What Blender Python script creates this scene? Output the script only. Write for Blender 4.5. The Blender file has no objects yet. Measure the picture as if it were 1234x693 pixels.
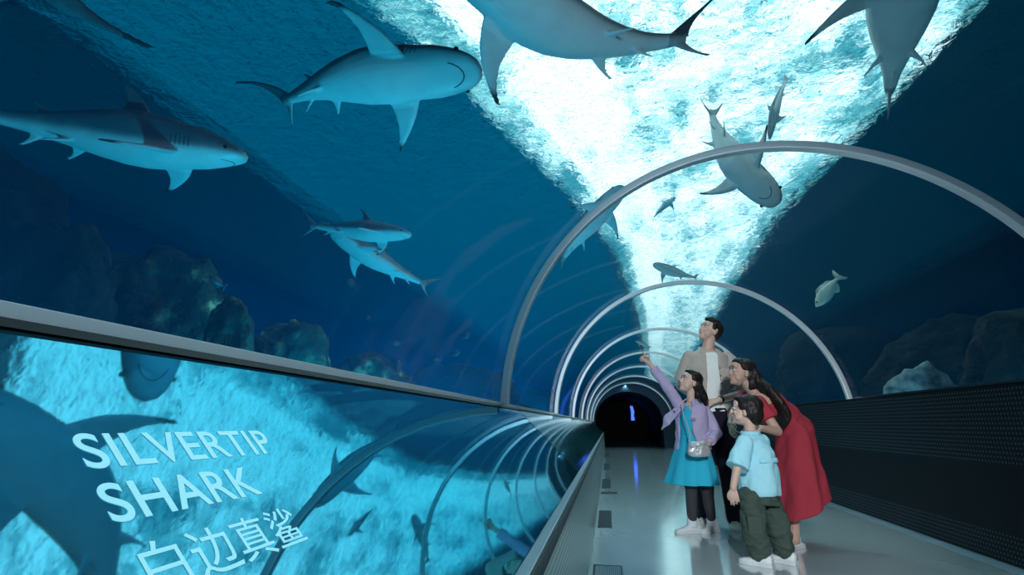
import bpy, math, random
from mathutils import Vector, Matrix, Quaternion, noise
R_ = random.Random(7)
SC = bpy.context.scene
COL = SC.collection
PI = math.pi
# ------------------------------------------------------------------ camera model
CAMZ, FPX, YAW, PITCH = 0.88, 600.0, 0.184, 0.268
_f = Vector((-math.sin(YAW)*math.cos(PITCH), math.cos(YAW)*math.cos(PITCH), math.sin(PITCH)))
_r = Vector((math.cos(YAW), math.sin(YAW), 0)); _u = _r.cross(_f)
CAM = Vector((0, 0, CAMZ))
def ray(px, py):
    return (px-617)/FPX*_r - (py-346.5)/FPX*_u + _f
def at(px, py, d):            # point at distance d along the sight line
    return CAM + ray(px, py).normalized()*d
def aty(px, py, y):           # point on the sight line at depth y down the tunnel
    v = ray(px, py); return CAM + v*(y/v.y)
# ------------------------------------------------------------------ mesh helpers
class MB:
    def __init__(s): s.v = []; s.f = []
    def add(s, vs, fs):
        o = len(s.v); s.v += [tuple(v) for v in vs]; s.f += [tuple(i+o for i in f) for f in fs]
    def box(s, lo, hi):
        x0, y0, z0 = lo; x1, y1, z1 = hi
        s.add([(x0,y0,z0),(x1,y0,z0),(x1,y1,z0),(x0,y1,z0),(x0,y0,z1),(x1,y0,z1),(x1,y1,z1),(x0,y1,z1)],
              [(0,3,2,1),(4,5,6,7),(0,1,5,4),(1,2,6,5),(2,3,7,6),(3,0,4,7)])
    def prism(s, prof, y0, y1):     # profile of (x, z) points extruded along y
        n = len(prof)
        s.add([(x, y0, z) for x, z in prof]+[(x, y1, z) for x, z in prof],
              [tuple(range(n)), tuple(range(2*n-1, n-1, -1))]+[(i, i+n, (i+1) % n+n, (i+1) % n) for i in range(n)])
    def loft(s, rings, caps=True, closed=False):
        n = len(rings[0]); vs = [p for r in rings for p in r]; fs = []
        m = len(rings)
        for i in range(m if closed else m-1):
            a, b = i*n, ((i+1) % m)*n
            for j in range(n):
                k = (j+1) % n
                fs.append((a+j, a+k, b+k, b+j))
        if caps and not closed:
            fs.append(tuple(range(n-1, -1, -1))); fs.append(tuple((m-1)*n+j for j in range(n)))
        s.add(vs, fs)
    def tube(s, pts, rad, n=8, caps=True, flat=1.0):
        pts = [Vector(p) for p in pts]
        if not hasattr(rad, '__len__'): rad = [rad]*len(pts)
        rings = []; up = None
        for i, p in enumerate(pts):
            t = (pts[min(i+1, len(pts)-1)]-pts[max(i-1, 0)]).normalized()
            if up is None:
                up = Vector((0, 0, 1)) if abs(t.z) < .9 else Vector((1, 0, 0))
            a = t.cross(up).normalized(); up = a.cross(t).normalized()
            rings.append([p+a*(math.cos(2*PI*k/n)*rad[i])+up*(math.sin(2*PI*k/n)*rad[i]*flat) for k in range(n)])
        s.loft(rings, caps)
    def ball(s, c, r, n=12, m=8, rot=None):
        if not hasattr(r, '__len__'): r = (r, r, r)
        c = Vector(c); vs = [(0, 0, 1)]; fs = []
        for i in range(1, m):
            t = PI*i/m
            vs += [(math.sin(t)*math.cos(2*PI*j/n), math.sin(t)*math.sin(2*PI*j/n), math.cos(t)) for j in range(n)]
        vs.append((0, 0, -1))
        out = []
        for v in vs:
            q = Vector((v[0]*r[0], v[1]*r[1], v[2]*r[2]))
            if rot is not None: q = rot @ q
            out.append(c+q)
        for j in range(n): fs.append((0, 1+j, 1+(j+1) % n))
        for i in range(m-2):
            for j in range(n):
                a = 1+i*n; b = a+n; k = (j+1) % n
                fs.append((a+j, b+j, b+k, a+k))
        L = len(vs)-1; a = 1+(m-2)*n
        for j in range(n): fs.append((L, a+(j+1) % n, a+j))
        s.add(out, fs)
    def mesh(s, name, smooth=False):
        me = bpy.data.meshes.new(name); me.from_pydata(s.v, [], s.f); me.update()
        if smooth:
            me.polygons.foreach_set('use_smooth', [True]*len(me.polygons))
        return me
    def build(s, name, m, parent=None, smooth=False, bevel=0, fix=True):
        me = s.mesh(name, smooth)
        if fix:
            import bmesh
            bm = bmesh.new(); bm.from_mesh(me); bmesh.ops.recalc_face_normals(bm, faces=bm.faces); bm.to_mesh(me); bm.free()
        return link(name, me, m, parent, bevel)
def link(name, me, m, parent=None, bevel=0):
    o = bpy.data.objects.new(name, me); COL.objects.link(o)
    if m is not None:
        for q in (m if isinstance(m, (list, tuple)) else [m]): me.materials.append(q)
    if parent is not None: o.parent = parent
    if bevel:
        b = o.modifiers.new('bevel', 'BEVEL'); b.width = bevel; b.segments = 2; b.limit_method = 'ANGLE'
    return o
def empty(name, loc, rz=0):
    o = bpy.data.objects.new(name, None); COL.objects.link(o); o.location = loc; o.rotation_euler = (0, 0, rz)
    o.empty_display_size = .1
    return o
def tag(o, label, cat, group=None):
    o['label'] = label; o['category'] = cat
    if group: o['group'] = group
    return o
def struct(o):
    o['kind'] = 'structure'; return o
def remesh(mb, voxel, smooth=6, factor=.5, dec=None):
    """union of overlapping solids as one continuous skin"""
    me = mb.mesh('tmp'); o = bpy.data.objects.new('tmp', me); COL.objects.link(o)
    import bmesh
    bm = bmesh.new(); bm.from_mesh(me); bmesh.ops.recalc_face_normals(bm, faces=bm.faces); bm.to_mesh(me); bm.free()
    r = o.modifiers.new('r', 'REMESH'); r.mode = 'VOXEL'; r.voxel_size = voxel; r.adaptivity = 0
    if smooth:
        s = o.modifiers.new('s', 'SMOOTH'); s.iterations = smooth; s.factor = factor
    if dec:
        d = o.modifiers.new('d', 'DECIMATE'); d.ratio = dec
    dg = bpy.context.evaluated_depsgraph_get(); dg.update()
    out = bpy.data.meshes.new_from_object(o.evaluated_get(dg))
    bpy.data.objects.remove(o); bpy.data.meshes.remove(me)
    out.polygons.foreach_set('use_smooth', [True]*len(out.polygons))
    out.materials.clear()
    return out
# ------------------------------------------------------------------ materials
def mat(name, col=(.5,.5,.5), rough=.5, metal=0.0, spec=.5, emit=None, es=0, coat=0, bump=None, aniso=0):
    m = bpy.data.materials.new(name); m.use_nodes = True
    b = m.node_tree.nodes['Principled BSDF']
    b.inputs['Base Color'].default_value = (*col, 1); b.inputs['Roughness'].default_value = rough
    b.inputs['Metallic'].default_value = metal; b.inputs['Specular IOR Level'].default_value = spec
    b.inputs['Coat Weight'].default_value = coat
    if emit: b.inputs['Emission Color'].default_value = (*emit, 1); b.inputs['Emission Strength'].default_value = es
    if bump:
        add_bump(m, *bump)
    return m
def N(m, t, **k):
    n = m.node_tree.nodes.new(t)
    for a, v in k.items(): setattr(n, a, v)
    return n
def L(m, a, b): m.node_tree.links.new(a, b)
def B(m): return m.node_tree.nodes['Principled BSDF']
def coords(m, kind='Object', scale=(1,1,1)):
    t = N(m, 'ShaderNodeTexCoord'); mp = N(m, 'ShaderNodeMapping'); mp.inputs['Scale'].default_value = scale
    L(m, t.outputs[kind], mp.inputs['Vector']); return mp.outputs['Vector']
def add_bump(m, scale, strength, dist=.01, sc3=(1,1,1), detail=4):
    n = N(m, 'ShaderNodeTexNoise'); n.inputs['Scale'].default_value = scale; n.inputs['Detail'].default_value = detail
    L(m, coords(m, 'Object', sc3), n.inputs['Vector'])
    b = N(m, 'ShaderNodeBump'); b.inputs['Strength'].default_value = strength; b.inputs['Distance'].default_value = dist
    L(m, n.outputs['Fac'], b.inputs['Height']); L(m, b.outputs['Normal'], B(m).inputs['Normal'])
def noise_color(m, scale, stops, sc3=(1,1,1), detail=5, kind='Object'):
    n = N(m, 'ShaderNodeTexNoise'); n.inputs['Scale'].default_value = scale; n.inputs['Detail'].default_value = detail
    L(m, coords(m, kind, sc3), n.inputs['Vector'])
    r = N(m, 'ShaderNodeValToRGB'); cr = r.color_ramp
    while len(cr.elements) < len(stops): cr.elements.new(.5)
    for e, (p, c) in zip(cr.elements, stops): e.position = p; e.color = (*c, 1)
    L(m, n.outputs['Fac'], r.inputs['Fac']); L(m, r.outputs['Color'], B(m).inputs['Base Color'])
    return r
# ================================================================== the place
CX, CZ, RAD = 0.938, 0.937, 1.53           # axis and radius of the acrylic vault
Y0, Y1 = -3.0, 20.4
XL, ZL = -0.592, 0.99                      # left springing
XR, ZR = 2.468, 1.13                       # right springing
M_water_wall = mat('tank_paint', (.0, .16, .34), .9, spec=0)
noise_color(M_water_wall, .25, [(.3, (.0,.13,.30)), (.7, (.0,.19,.38))])
M_deep = mat('dark_rib_metal', (.02,.03,.04), .5)
M_sand = mat('sand', (.25,.28,.26), .95)
# floor: polished grey slabs
M_floor = mat('polished_floor', (.30,.33,.35), .16, spec=.8)
noise_color(M_floor, 1.3, [(.3, (.50,.55,.57)), (.7, (.60,.65,.67))])
fb = N(M_floor, 'ShaderNodeTexBrick'); fb.offset = 0
fb.inputs['Scale'].default_value = 1; fb.inputs['Mortar Size'].default_value = .004
fb.inputs['Brick Width'].default_value = 1.3; fb.inputs['Row Height'].default_value = 1.45
L(M_floor, coords(M_floor), fb.inputs['Vector'])
fbb = N(M_floor, 'ShaderNodeBump'); fbb.inputs['Strength'].default_value = .25; fbb.inputs['Distance'].default_value = .004; fbb.invert = True
L(M_floor, fb.outputs['Fac'], fbb.inputs['Height']); L(M_floor, fbb.outputs['Normal'], B(M_floor).inputs['Normal'])
rn = N(M_floor, 'ShaderNodeTexNoise'); rn.inputs['Scale'].default_value = 3; L(M_floor, coords(M_floor), rn.inputs['Vector'])
rm = N(M_floor, 'ShaderNodeMapRange'); rm.inputs['To Min'].default_value = .08; rm.inputs['To Max'].default_value = .2
B(M_floor).inputs['IOR'].default_value = 2.0; B(M_floor).inputs['Coat Weight'].default_value = 1; B(M_floor).inputs['Coat IOR'].default_value = 1.8; B(M_floor).inputs['Coat Roughness'].default_value = .10
L(M_floor, rn.outputs['Fac'], rm.inputs['Value']); L(M_floor, rm.outputs['Result'], B(M_floor).inputs['Roughness'])
b = MB(); b.box((-.9, Y0-.2, -.12), (XR+.3, 28, 0)); struct(b.build('floor', M_floor))

M_silver = mat('brushed_steel', (.62,.66,.68), .28, 1.0, bump=(60, .08, .002, (1, .02, 1)))
M_arch = mat('satin_aluminium', (.78,.84,.88), .35, .5)
M_black = mat('black_gasket', (.008,.01,.012), .5)

# left low wall: perforated steel face
def perforated(name, base, hole, pitch, r, metal, rough, bands=None):
    m = mat(name, base, rough, metal)
    t = N(m, 'ShaderNodeTexCoord'); sp = N(m, 'ShaderNodeSeparateXYZ'); L(m, t.outputs['Object'], sp.inputs[0])
    def cell(out):
        a = N(m, 'ShaderNodeMath', operation='DIVIDE'); L(m, out, a.inputs[0]); a.inputs[1].default_value = pitch
        f = N(m, 'ShaderNodeMath', operation='FRACT'); L(m, a.outputs[0], f.inputs[0])
        s = N(m, 'ShaderNodeMath', operation='SUBTRACT'); L(m, f.outputs[0], s.inputs[0]); s.inputs[1].default_value = .5
        q = N(m, 'ShaderNodeMath', operation='POWER'); L(m, s.outputs[0], q.inputs[0]); q.inputs[1].default_value = 2
        return q.outputs[0]
    add = N(m, 'ShaderNodeMath', operation='ADD'); L(m, cell(sp.outputs['Y']), add.inputs[0]); L(m, cell(sp.outputs['Z']), add.inputs[1])
    lt = N(m, 'ShaderNodeMath', operation='LESS_THAN'); L(m, add.outputs[0], lt.inputs[0]); lt.inputs[1].default_value = r*r
    fac = lt.outputs[0]
    if bands:
        tot = None
        for lo, hi in bands:
            g = N(m, 'ShaderNodeMath', operation='GREATER_THAN'); L(m, sp.outputs['Z'], g.inputs[0]); g.inputs[1].default_value = lo
            h = N(m, 'ShaderNodeMath', operation='LESS_THAN'); L(m, sp.outputs['Z'], h.inputs[0]); h.inputs[1].default_value = hi
            k = N(m, 'ShaderNodeMath', operation='MULTIPLY'); L(m, g.outputs[0], k.inputs[0]); L(m, h.outputs[0], k.inputs[1])
            if tot is None: tot = k.outputs[0]
            else:
                z = N(m, 'ShaderNodeMath', operation='ADD'); L(m, tot, z.inputs[0]); L(m, k.outputs[0], z.inputs[1]); tot = z.outputs[0]
        k = N(m, 'ShaderNodeMath', operation='MULTIPLY'); L(m, fac, k.inputs[0]); L(m, tot, k.inputs[1]); fac = k.outputs[0]
    mx = N(m, 'ShaderNodeMix', data_type='RGBA'); mx.inputs[6].default_value = (*base, 1); mx.inputs[7].default_value = (*hole, 1)
    L(m, fac, mx.inputs[0]); L(m, mx.outputs[2], B(m).inputs['Base Color'])
    return m
M_perfL = perforated('perforated_steel', (.46,.52,.53), (.05,.07,.07), .022, .40, .5, .3)
M_perfR = perforated('perforated_black_panel', (.0015,.003,.007), (.05,.08,.11), .030, .22, .0, .6, [(.03, .2), (.62, 1.11)]); B(M_perfR).inputs['Specular IOR Level'].default_value = .2
b = MB(); b.prism([(-.16, 0), (-.172, .565), (-.9, .565), (-.9, 0)], Y0, Y1); struct(b.build('wall_left', M_perfL))
# right low wall
b = MB(); b.box((XR, Y0, 0), (XR+.25, Y1, ZR)); struct(b.build('wall_right', M_perfR))
b = MB(); b.box((XR-.015, Y0, 0), (XR+.0, Y1, .022)); struct(b.build('baseboard_right', M_silver))
b = MB(); b.box((-.165, Y0, 0), (-.15, Y1, .012)); struct(b.build('baseboard_left', M_silver))
M_ledge = mat('teal_ledge', (.10,.22,.22), .6); noise_color(M_ledge, 9, [(.35, (.05,.14,.15)), (.7, (.16,.30,.28))])
b = MB(); b.box((XR-.01, Y0, ZR), (XR+.06, Y1, ZR+.012)); struct(b.build('trim_1', mat('dark_trim', (.03,.06,.07), .35, .5)))
# silver rail on the left wall, dark groove beside it
b = MB(); b.prism([(-.198,.565),(-.172,.565),(-.172,.585),(-.198,.592)], Y0, Y1); struct(b.build('trim_2', M_silver, bevel=.002))
b = MB(); b.prism([(-.172,.555),(-.158,.555),(-.158,.572),(-.172,.572)], Y0, Y1); struct(b.build('trim_3', M_black))
# top edge of the sloping panels: silver moulding with black gasket under it
b = MB(); b.prism([(XL-.03,.985),(XL+.004,.982),(XL+.006,.999),(XL-.03,1.004)], Y0, Y1); struct(b.build('trim_4', mat('moulding_silver', (.80,.83,.85), .4, .1), bevel=.001))
b = MB(); b.prism([(XL+.0,.972),(XL+.018,.972),(XL+.012,.982),(XL+.0,.982)], Y0, Y1); struct(b.build('trim_5', M_black))

# sloping mirror-black information panels between rail and moulding
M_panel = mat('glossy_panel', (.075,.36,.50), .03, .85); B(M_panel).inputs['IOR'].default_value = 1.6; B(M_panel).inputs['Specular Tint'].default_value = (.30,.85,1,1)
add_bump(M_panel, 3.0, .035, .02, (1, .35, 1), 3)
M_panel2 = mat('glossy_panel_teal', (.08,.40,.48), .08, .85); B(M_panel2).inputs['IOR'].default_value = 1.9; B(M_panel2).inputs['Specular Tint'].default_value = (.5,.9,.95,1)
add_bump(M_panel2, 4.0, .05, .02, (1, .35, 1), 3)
M_letter = mat('pale_lettering', (.45,.80,.88), .45, 0, spec=.3, emit=(.22,.62,.72), es=.75)
def panel(y0, y1, dz, m, label, first=False):
    e = empty('information_panel', (-.4, (y0+y1)/2, .79))
    tag(e, label, 'information panel', 'sloping reflective panels along the left wall')
    a = Vector((-.200, 0, .590)); c = Vector((XL+.006, 0, .978+dz))
    n = Vector((c.z-a.z, 0, a.x-c.x)).normalized()
    off = e.location
    mb = MB(); mb.prism([((p-off).x, (p-off).z) for p in (a, c, c-n*.02, a-n*.02)], y0-off.y, y1-off.y)
    mb.build('panel_face', m, e)
    mb = MB(); mb.prism([((p-off).x, (p-off).z) for p in (a-n*.021, c-n*.021, Vector((XL+.006, 0, .57)), Vector((-.2, 0, .57)))], y0-off.y, y1-off.y)
    mb.build('panel_base', M_black, e)
    return e, a, (c-a).normalized(), n
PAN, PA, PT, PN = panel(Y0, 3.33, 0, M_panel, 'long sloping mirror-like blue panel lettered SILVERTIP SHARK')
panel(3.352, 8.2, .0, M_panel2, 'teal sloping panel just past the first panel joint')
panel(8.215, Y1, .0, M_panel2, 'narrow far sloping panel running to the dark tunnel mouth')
def lettering(txt, y, s, size, name, extra=1.0, weight=.0006):
    cu = bpy.data.curves.new('t', 'FONT'); cu.body = txt; cu.size = size; cu.extrude = .0002; cu.space_character = extra; cu.offset = weight
    o = bpy.data.objects.new('t', cu); COL.objects.link(o)
    dg = bpy.context.evaluated_depsgraph_get(); dg.update()
    me = bpy.data.meshes.new_from_object(o.evaluated_get(dg)); bpy.data.objects.remove(o)
    me.materials.clear()
    X = Vector((0, 1, 0)); base = PA + PT*s + Vector((0, y, 0)) + PN*.0004
    M = Matrix((( X.x, PT.x, PN.x, base.x), (X.y, PT.y, PN.y, base.y), (X.z, PT.z, PN.z, base.z), (0,0,0,1)))
    me.transform(Matrix.Translation(-PAN.location) @ M)
    q = link(name, me, M_letter, PAN); return q
lettering('SILVERTIP', .386, .356, .0585, 'lettering', 1.06)['label'] = 'pale cyan letters reading SILVERTIP'
lettering('SHARK', .382, .297, .0585, 'lettering', 1.06)['label'] = 'pale cyan letters reading SHARK'
lettering('\u767d\u8fb9\u771f\u9ca8', .380, .226, .0545, 'lettering', 1.0, 0)['label'] = 'pale cyan Chinese characters'

# floor grates beside the left wall
M_grate = mat('grate_dark', (.03,.045,.05), .4, .5)
def grate(y0, y1, x0, x1, label, slats):
    e = empty('floor_grate', ((x0+x1)/2, (y0+y1)/2, 0)); o = e.location
    tag(e, label, 'floor grate', 'floor grates beside the left wall')
    m = MB(); t = .012
    for lo, hi in (((x0, y0), (x1, y0+t)), ((x0, y1-t), (x1, y1)), ((x0, y0), (x0+t, y1)), ((x1-t, y0), (x1, y1))):
        m.box((lo[0]-o.x, lo[1]-o.y, 0.0005), (hi[0]-o.x, hi[1]-o.y, .006))
    m.build('frame', M_grate, e)
    m = MB(); m.box((x0+t-o.x, y0+t-o.y, .0004), (x1-t-o.x, y1-t-o.y, .002)); m.build('pit', M_black, e)
    m = MB()
    for i in range(slats):
        x = x0+t+(x1-x0-2*t)*(i+.5)/slats
        m.box((x-o.x-.003, y0+t-o.y, .002), (x-o.x+.003, y1-t-o.y, .005))
    m.build('slats', M_silver if slats > 14 else M_grate, e)
grate(3.2, 3.62, -.135, .045, 'slatted floor grate nearest the rail, cut by the picture edge', 18)
grate(4.85, 5.75, -.135, -.01, 'dark floor grate below the left wall between the first and second arches', 8)
grate(7.1, 7.3, -.135, .075, 'thin dark cross grate lying across the floor by the left wall', 8)
grate(7.65, 8.9, -.135, -.005, 'dark floor grate just beyond the thin cross grate', 8)
grate(10.7, 12.3, -.135, .0, 'small dark floor grate about halfway down the tunnel', 6)
grate(14.5, 16.5, -.135, .0, 'smallest dark floor grate close to the tunnel mouth', 6)

# acrylic vault
def arc(r, n=48, a0=None, a1=None):
    a0 = math.asin((ZR-CZ)/r) if a0 is None else a0
    a1 = PI-math.asin((ZL-CZ)/r) if a1 is None else a1
    return [(CX+r*math.cos(a0+(a1-a0)*i/n), CZ+r*math.sin(a0+(a1-a0)*i/n)) for i in range(n+1)]
def clear(name, refl, tint):
    m = bpy.data.materials.new(name); m.use_nodes = True; nt = m.node_tree; nt.nodes.clear()
    out = nt.nodes.new('ShaderNodeOutputMaterial'); mix = nt.nodes.new('ShaderNodeMixShader')
    tr = nt.nodes.new('ShaderNodeBsdfTransparent'); tr.inputs[0].default_value = (*tint, 1)
    gl = nt.nodes.new('ShaderNodeBsdfGlossy'); gl.inputs['Roughness'].default_value = .03
    fr = nt.nodes.new('ShaderNodeFresnel'); fr.inputs['IOR'].default_value = refl
    hf = nt.nodes.new('ShaderNodeMath'); hf.operation = 'MULTIPLY'; hf.inputs[1].default_value = .3; nt.links.new(fr.outputs[0], hf.inputs[0]); nt.links.new(hf.outputs[0], mix.inputs[0]); nt.links.new(tr.outputs[0], mix.inputs[1]); nt.links.new(gl.outputs[0], mix.inputs[2])
    nt.links.new(mix.outputs[0], out.inputs[0]); return m
M_acryl = clear('clear_acrylic', 1.22, (.97, .995, 1))
rings = arc(RAD, 64)
m = MB(); n = len(rings)
ys = [Y0, Y1]
m.add([(x, y, z) for y in ys for x, z in rings], [(j, j+1, n+j+1, n+j) for j in range(n-1)])
o = m.build('ceiling', M_acryl, smooth=True, fix=False); struct(o)
# arches
ARCH = ['large silver arch rib nearest the camera', 'silver arch rib standing over the family, second in the row', 'third silver arch rib, just behind the man',
        'fourth arch rib, seen above the pointing girl', 'fifth arch rib down the tunnel', 'sixth arch rib, close to the tunnel mouth', 'last and smallest arch rib framing the tunnel mouth']
for k in range(7):
    y = 2.81+2.92*k if k else 2.81
    w = .028
    prof = [(-w, 0), (w, 0), (w, .045), (-w, .045)]
    rr = []
    a0 = math.asin((ZR-CZ)/RAD); a1 = PI-math.asin((ZL-CZ)/RAD)
    for i in range(73):
        a = a0+(a1-a0)*i/72
        rr.append([(CX+(RAD-.004-d)*math.cos(a)-CX, dy, CZ+(RAD-.004-d)*math.sin(a)) for dy, d in prof])
    m = MB(); m.loft(rr)
    o = m.build('arch_rib', M_arch, bevel=.006); o.location = (CX, y, 0)
    tag(o, ARCH[k], 'arch rib', 'silver arch ribs of the tunnel')
# dark end of the tunnel
M_end = mat('end_wall_paint', (.008,.03,.06), .6)
e0, w2, ht = .79, 1.28, 2.12
hole = [(e0-w2, 0), (e0-w2, 1.0)]+[(e0-w2*math.cos(PI*i/16), 1.0+(ht-1.0)*math.sin(PI*i/16)) for i in range(1, 16)]+[(e0+w2, 1.0), (e0+w2, 0)]
outer = [(-.9, 0), (-.9, 1.0)]+[(CX-(RAD+.35)*math.cos(PI*i/16), CZ+(RAD+.35)*math.sin(PI*i/16)) for i in range(1, 16)]+[(XR+.35, 1.0), (XR+.35, 0)]
m = MB(); n = len(hole)
for y in (Y1, Y1+.3): m.add([(x, y, z) for x, z in hole]+[(x, y, z) for x, z in outer], [(j, j+1, n+j+1, n+j) for j in range(n-1)])
vs = [(x, y, z) for y in (Y1, Y1+.3) for x, z in hole]; m.add(vs, [(j, j+1, n+j+1, n+j) for j in range(n-1)])
vs = [(x, y, z) for y in (Y1, Y1+.3) for x, z in outer]; m.add(vs, [(j, j+1, n+j+1, n+j) for j in range(n-1)])
struct(m.build('wall_end', M_end))
m = MB(); vs = [(x, y, z) for y in (Y1+.3, 28) for x, z in hole]; m.add(vs, [(j, j+1, n+j+1, n+j) for j in range(n-1)])
m.add([(x, 28, z) for x, z in hole], [tuple(range(n))]); struct(m.build('wall_back', mat('passage_dark', (.004,.006,.012), .8), fix=False))
m = MB(); m.prism([(-.9,0),(XR+.25,0),(XR+.25,1.2)]+[(CX+(RAD+.1)*math.cos(PI*i/12), CZ+(RAD+.1)*math.sin(PI*i/12)) for i in range(1,12)]+[(-.9,1)], Y0-.2, Y0)
struct(m.build('wall_front', mat('entry_dark', (.01,.02,.03), .7)))
# blue lit sign deep in the passage
p = aty(762, 498, 27.3)
e = empty('lit_sign', p); tag(e, 'small glowing blue sign hanging in the dark tunnel mouth', 'sign')
m = MB(); m.box((-.13,-.03,-.42), (.13,.03,.42)); m.build('case', M_black, e, bevel=.02)
m = MB(); m.prism([(-.08,-.36),(.10,-.36),(.06,-.1),(.10,.05),(.03,.36),(-.1,.36),(-.06,.05)], -.04, -.031); m.build('lit_face', mat('blue_light', (.0,.02,.2), .5, emit=(.05,.12,1), es=2.2), e)

# ================================================================== the tank
ZS = 4.9
TX0, TX1, TY0, TY1 = -10.5, 13.0, -5.0, 60.0
for nm, lo, hi in (('wall_tank_left', (TX0-.2,TY0,-.2), (TX0,TY1,6.6)), ('wall_tank_right', (TX1,TY0,-.2), (TX1+.2,TY1,6.6)),
                   ('wall_tank_end', (TX0,TY1,-.2), (TX1,TY1+.2,6.6)), ('wall_tank_front', (TX0,TY0-.2,-.2), (TX1,TY0,6.6))):
    m = MB(); m.box(lo, hi); struct(m.build(nm, M_water_wall))
m = MB(); m.box((TX0,TY0,-.2), (-.95,TY1,.1)); struct(m.build('floor_tank_left', M_sand))
m = MB(); m.box((XR+.27,TY0,-.2), (TX1,TY1,.1)); struct(m.build('floor_tank_right', M_sand))
# roof over the water with a long skylight
M_roof = mat('roof_dark', (.02,.06,.09), .9)
m = MB(); m.box((TX0,TY0,6.4), (TX1,TY1,6.6)); struct(m.build('ceiling_tank', M_roof))
HAZE, ABSO = .055, .08
def emitter(name, col, s):
    m = bpy.data.materials.new(name); m.use_nodes = True; nt = m.node_tree; nt.nodes.clear()
    out = nt.nodes.new('ShaderNodeOutputMaterial'); e = nt.nodes.new('ShaderNodeEmission')
    e.inputs[0].default_value = (*col, 1); e.inputs[1].default_value = s
    nt.links.new(e.outputs[0], out.inputs[0]); return m
# skylight: glowing cells tapered like the refracted band, ripple flecks painted into brightness
ZK = 5.35
YS = 3.4
left = [(-3.2, 1.6), (-2.7, 3.3), (-1.9, 5.0), (-1.3, 6.8), (-.5, 9), (.4, 12.5), (1.4, 20), (2.8, 36), (4, 58)]
right = [(4.1, 1.6), (4.2, 4), (4.1, 6), (4.0, 8), (3.8, 11), (4.2, 18), (6.2, 40), (8, 58)]
def lerp(tab, y):
    for (a, ya), (b, yb) in zip(tab, tab[1:]):
        if y <= yb: return a+(b-a)*(y-ya)/(yb-ya)
    return tab[-1][0]
yy = [YS+56*(i/200)**1.8 for i in range(201)]
SKY = [emitter('skylight_'+n_, c_, s_) for n_, c_, s_ in (('bright', (.80,1.05,1.08), 2.5), ('clear', (.62,1.0,1.06), 1.75), ('soft', (.34,.92,1.0), 1.2), ('edge', (.12,.75,.95), .7))]
m = MB(); fm = []; nc = 40; n = len(yy)
for i in range(n-1):
    for j in range(nc):
        q = []
        for y, t in ((yy[i], j), (yy[i], j+1), (yy[i+1], j+1), (yy[i+1], j)):
            a, c = lerp(left, y), lerp(right, y); q.append((a+(c-a)*t/nc, y, ZK))
        m.add(q, [(0, 1, 2, 3)])
        u = .5+.5*noise.noise(Vector((j*.17, yy[i]*1.1, 3)))+.55*(R_.random()-.5); v = j/(nc-1)
        if v < .1: u -= .35
        elif v < .35: u += .25
        if v > .9: u -= .35
        fm.append(0 if u > .55 else 1 if u > .40 else 2 if u > .2 else 3)
o = m.build('overhead_glow_1', SKY, fix=False); o.data.polygons.foreach_set('material_index', fm); struct(o)
# added glowing blue sheets beside the bright band, filling haze and backdrop
for k, (xo, xi, sgn, st) in enumerate(((-6.2, .25, -1, .42), (9.5, .25, 1, .07), (-10.4, None, -1, .07))):
    m = MB(); vs = []
    for y in yy:
        e_ = -6.25 if xi is None else lerp(left, y)-xi if sgn < 0 else lerp(right, y)+xi
        vs += [(xo, y, ZK+.4), (e_, y, ZK+.4)]
    m.add(vs, [(2*i, 2*i+1, 2*i+3, 2*i+2) for i in range(len(yy)-1)])
    struct(m.build('overhead_glow_%d' % (2+k), emitter('blue_fill', (.0,.44,.80), st*.7), fix=False))
# rippled water surface
M_surf = bpy.data.materials.new('water_surface'); M_surf.use_nodes = True; nt = M_surf.node_tree; nt.nodes.clear()
out = nt.nodes.new('ShaderNodeOutputMaterial'); mix = nt.nodes.new('ShaderNodeMixShader'); mix2 = nt.nodes.new('ShaderNodeMixShader')
tr = nt.nodes.new('ShaderNodeBsdfTransparent'); tr.inputs[0].default_value = (.9,1,1,1)
rf = nt.nodes.new('ShaderNodeBsdfRefraction'); rf.inputs['IOR'].default_value = 1.12; rf.inputs['Color'].default_value = (.9,1,1,1); rf.inputs['Roughness'].default_value = 0
gl = nt.nodes.new('ShaderNodeBsdfGlossy'); gl.inputs['Roughness'].default_value = .02; gl.inputs['Color'].default_value = (.08,.42,.55,1)
def wave(scale, sc3, detail, dist):
    tc = nt.nodes.new('ShaderNodeTexCoord'); mp = nt.nodes.new('ShaderNodeMapping'); mp.inputs['Scale'].default_value = sc3
    nt.links.new(tc.outputs['Object'], mp.inputs['Vector'])
    n = nt.nodes.new('ShaderNodeTexNoise'); n.inputs['Scale'].default_value = scale; n.inputs['Detail'].default_value = detail; n.inputs['Distortion'].default_value = dist
    nt.links.new(mp.outputs[0], n.inputs['Vector']); return n.outputs['Fac']
w1 = wave(12, (.8, 1, 1), 3, .8); w2 = wave(3.2, (1, .75, 1), 2, .5)
ad = nt.nodes.new('ShaderNodeMath'); ad.operation = 'MULTIPLY_ADD'; nt.links.new(w2, ad.inputs[0]); ad.inputs[1].default_value = 2.6; nt.links.new(w1, ad.inputs[2])
bp = nt.nodes.new('ShaderNodeBump'); bp.inputs['Strength'].default_value = 1; bp.inputs['Distance'].default_value = .17
nt.links.new(ad.outputs[0], bp.inputs['Height'])
nt.links.new(bp.outputs[0], rf.inputs['Normal']); nt.links.new(bp.outputs[0], gl.inputs['Normal'])
fr = nt.nodes.new('ShaderNodeFresnel'); fr.inputs['IOR'].default_value = 1.33; nt.links.new(bp.outputs[0], fr.inputs['Normal'])
mix.inputs[0].default_value = .8
nt.links.new(tr.outputs[0], mix.inputs[1]); nt.links.new(rf.outputs[0], mix.inputs[2])
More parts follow.
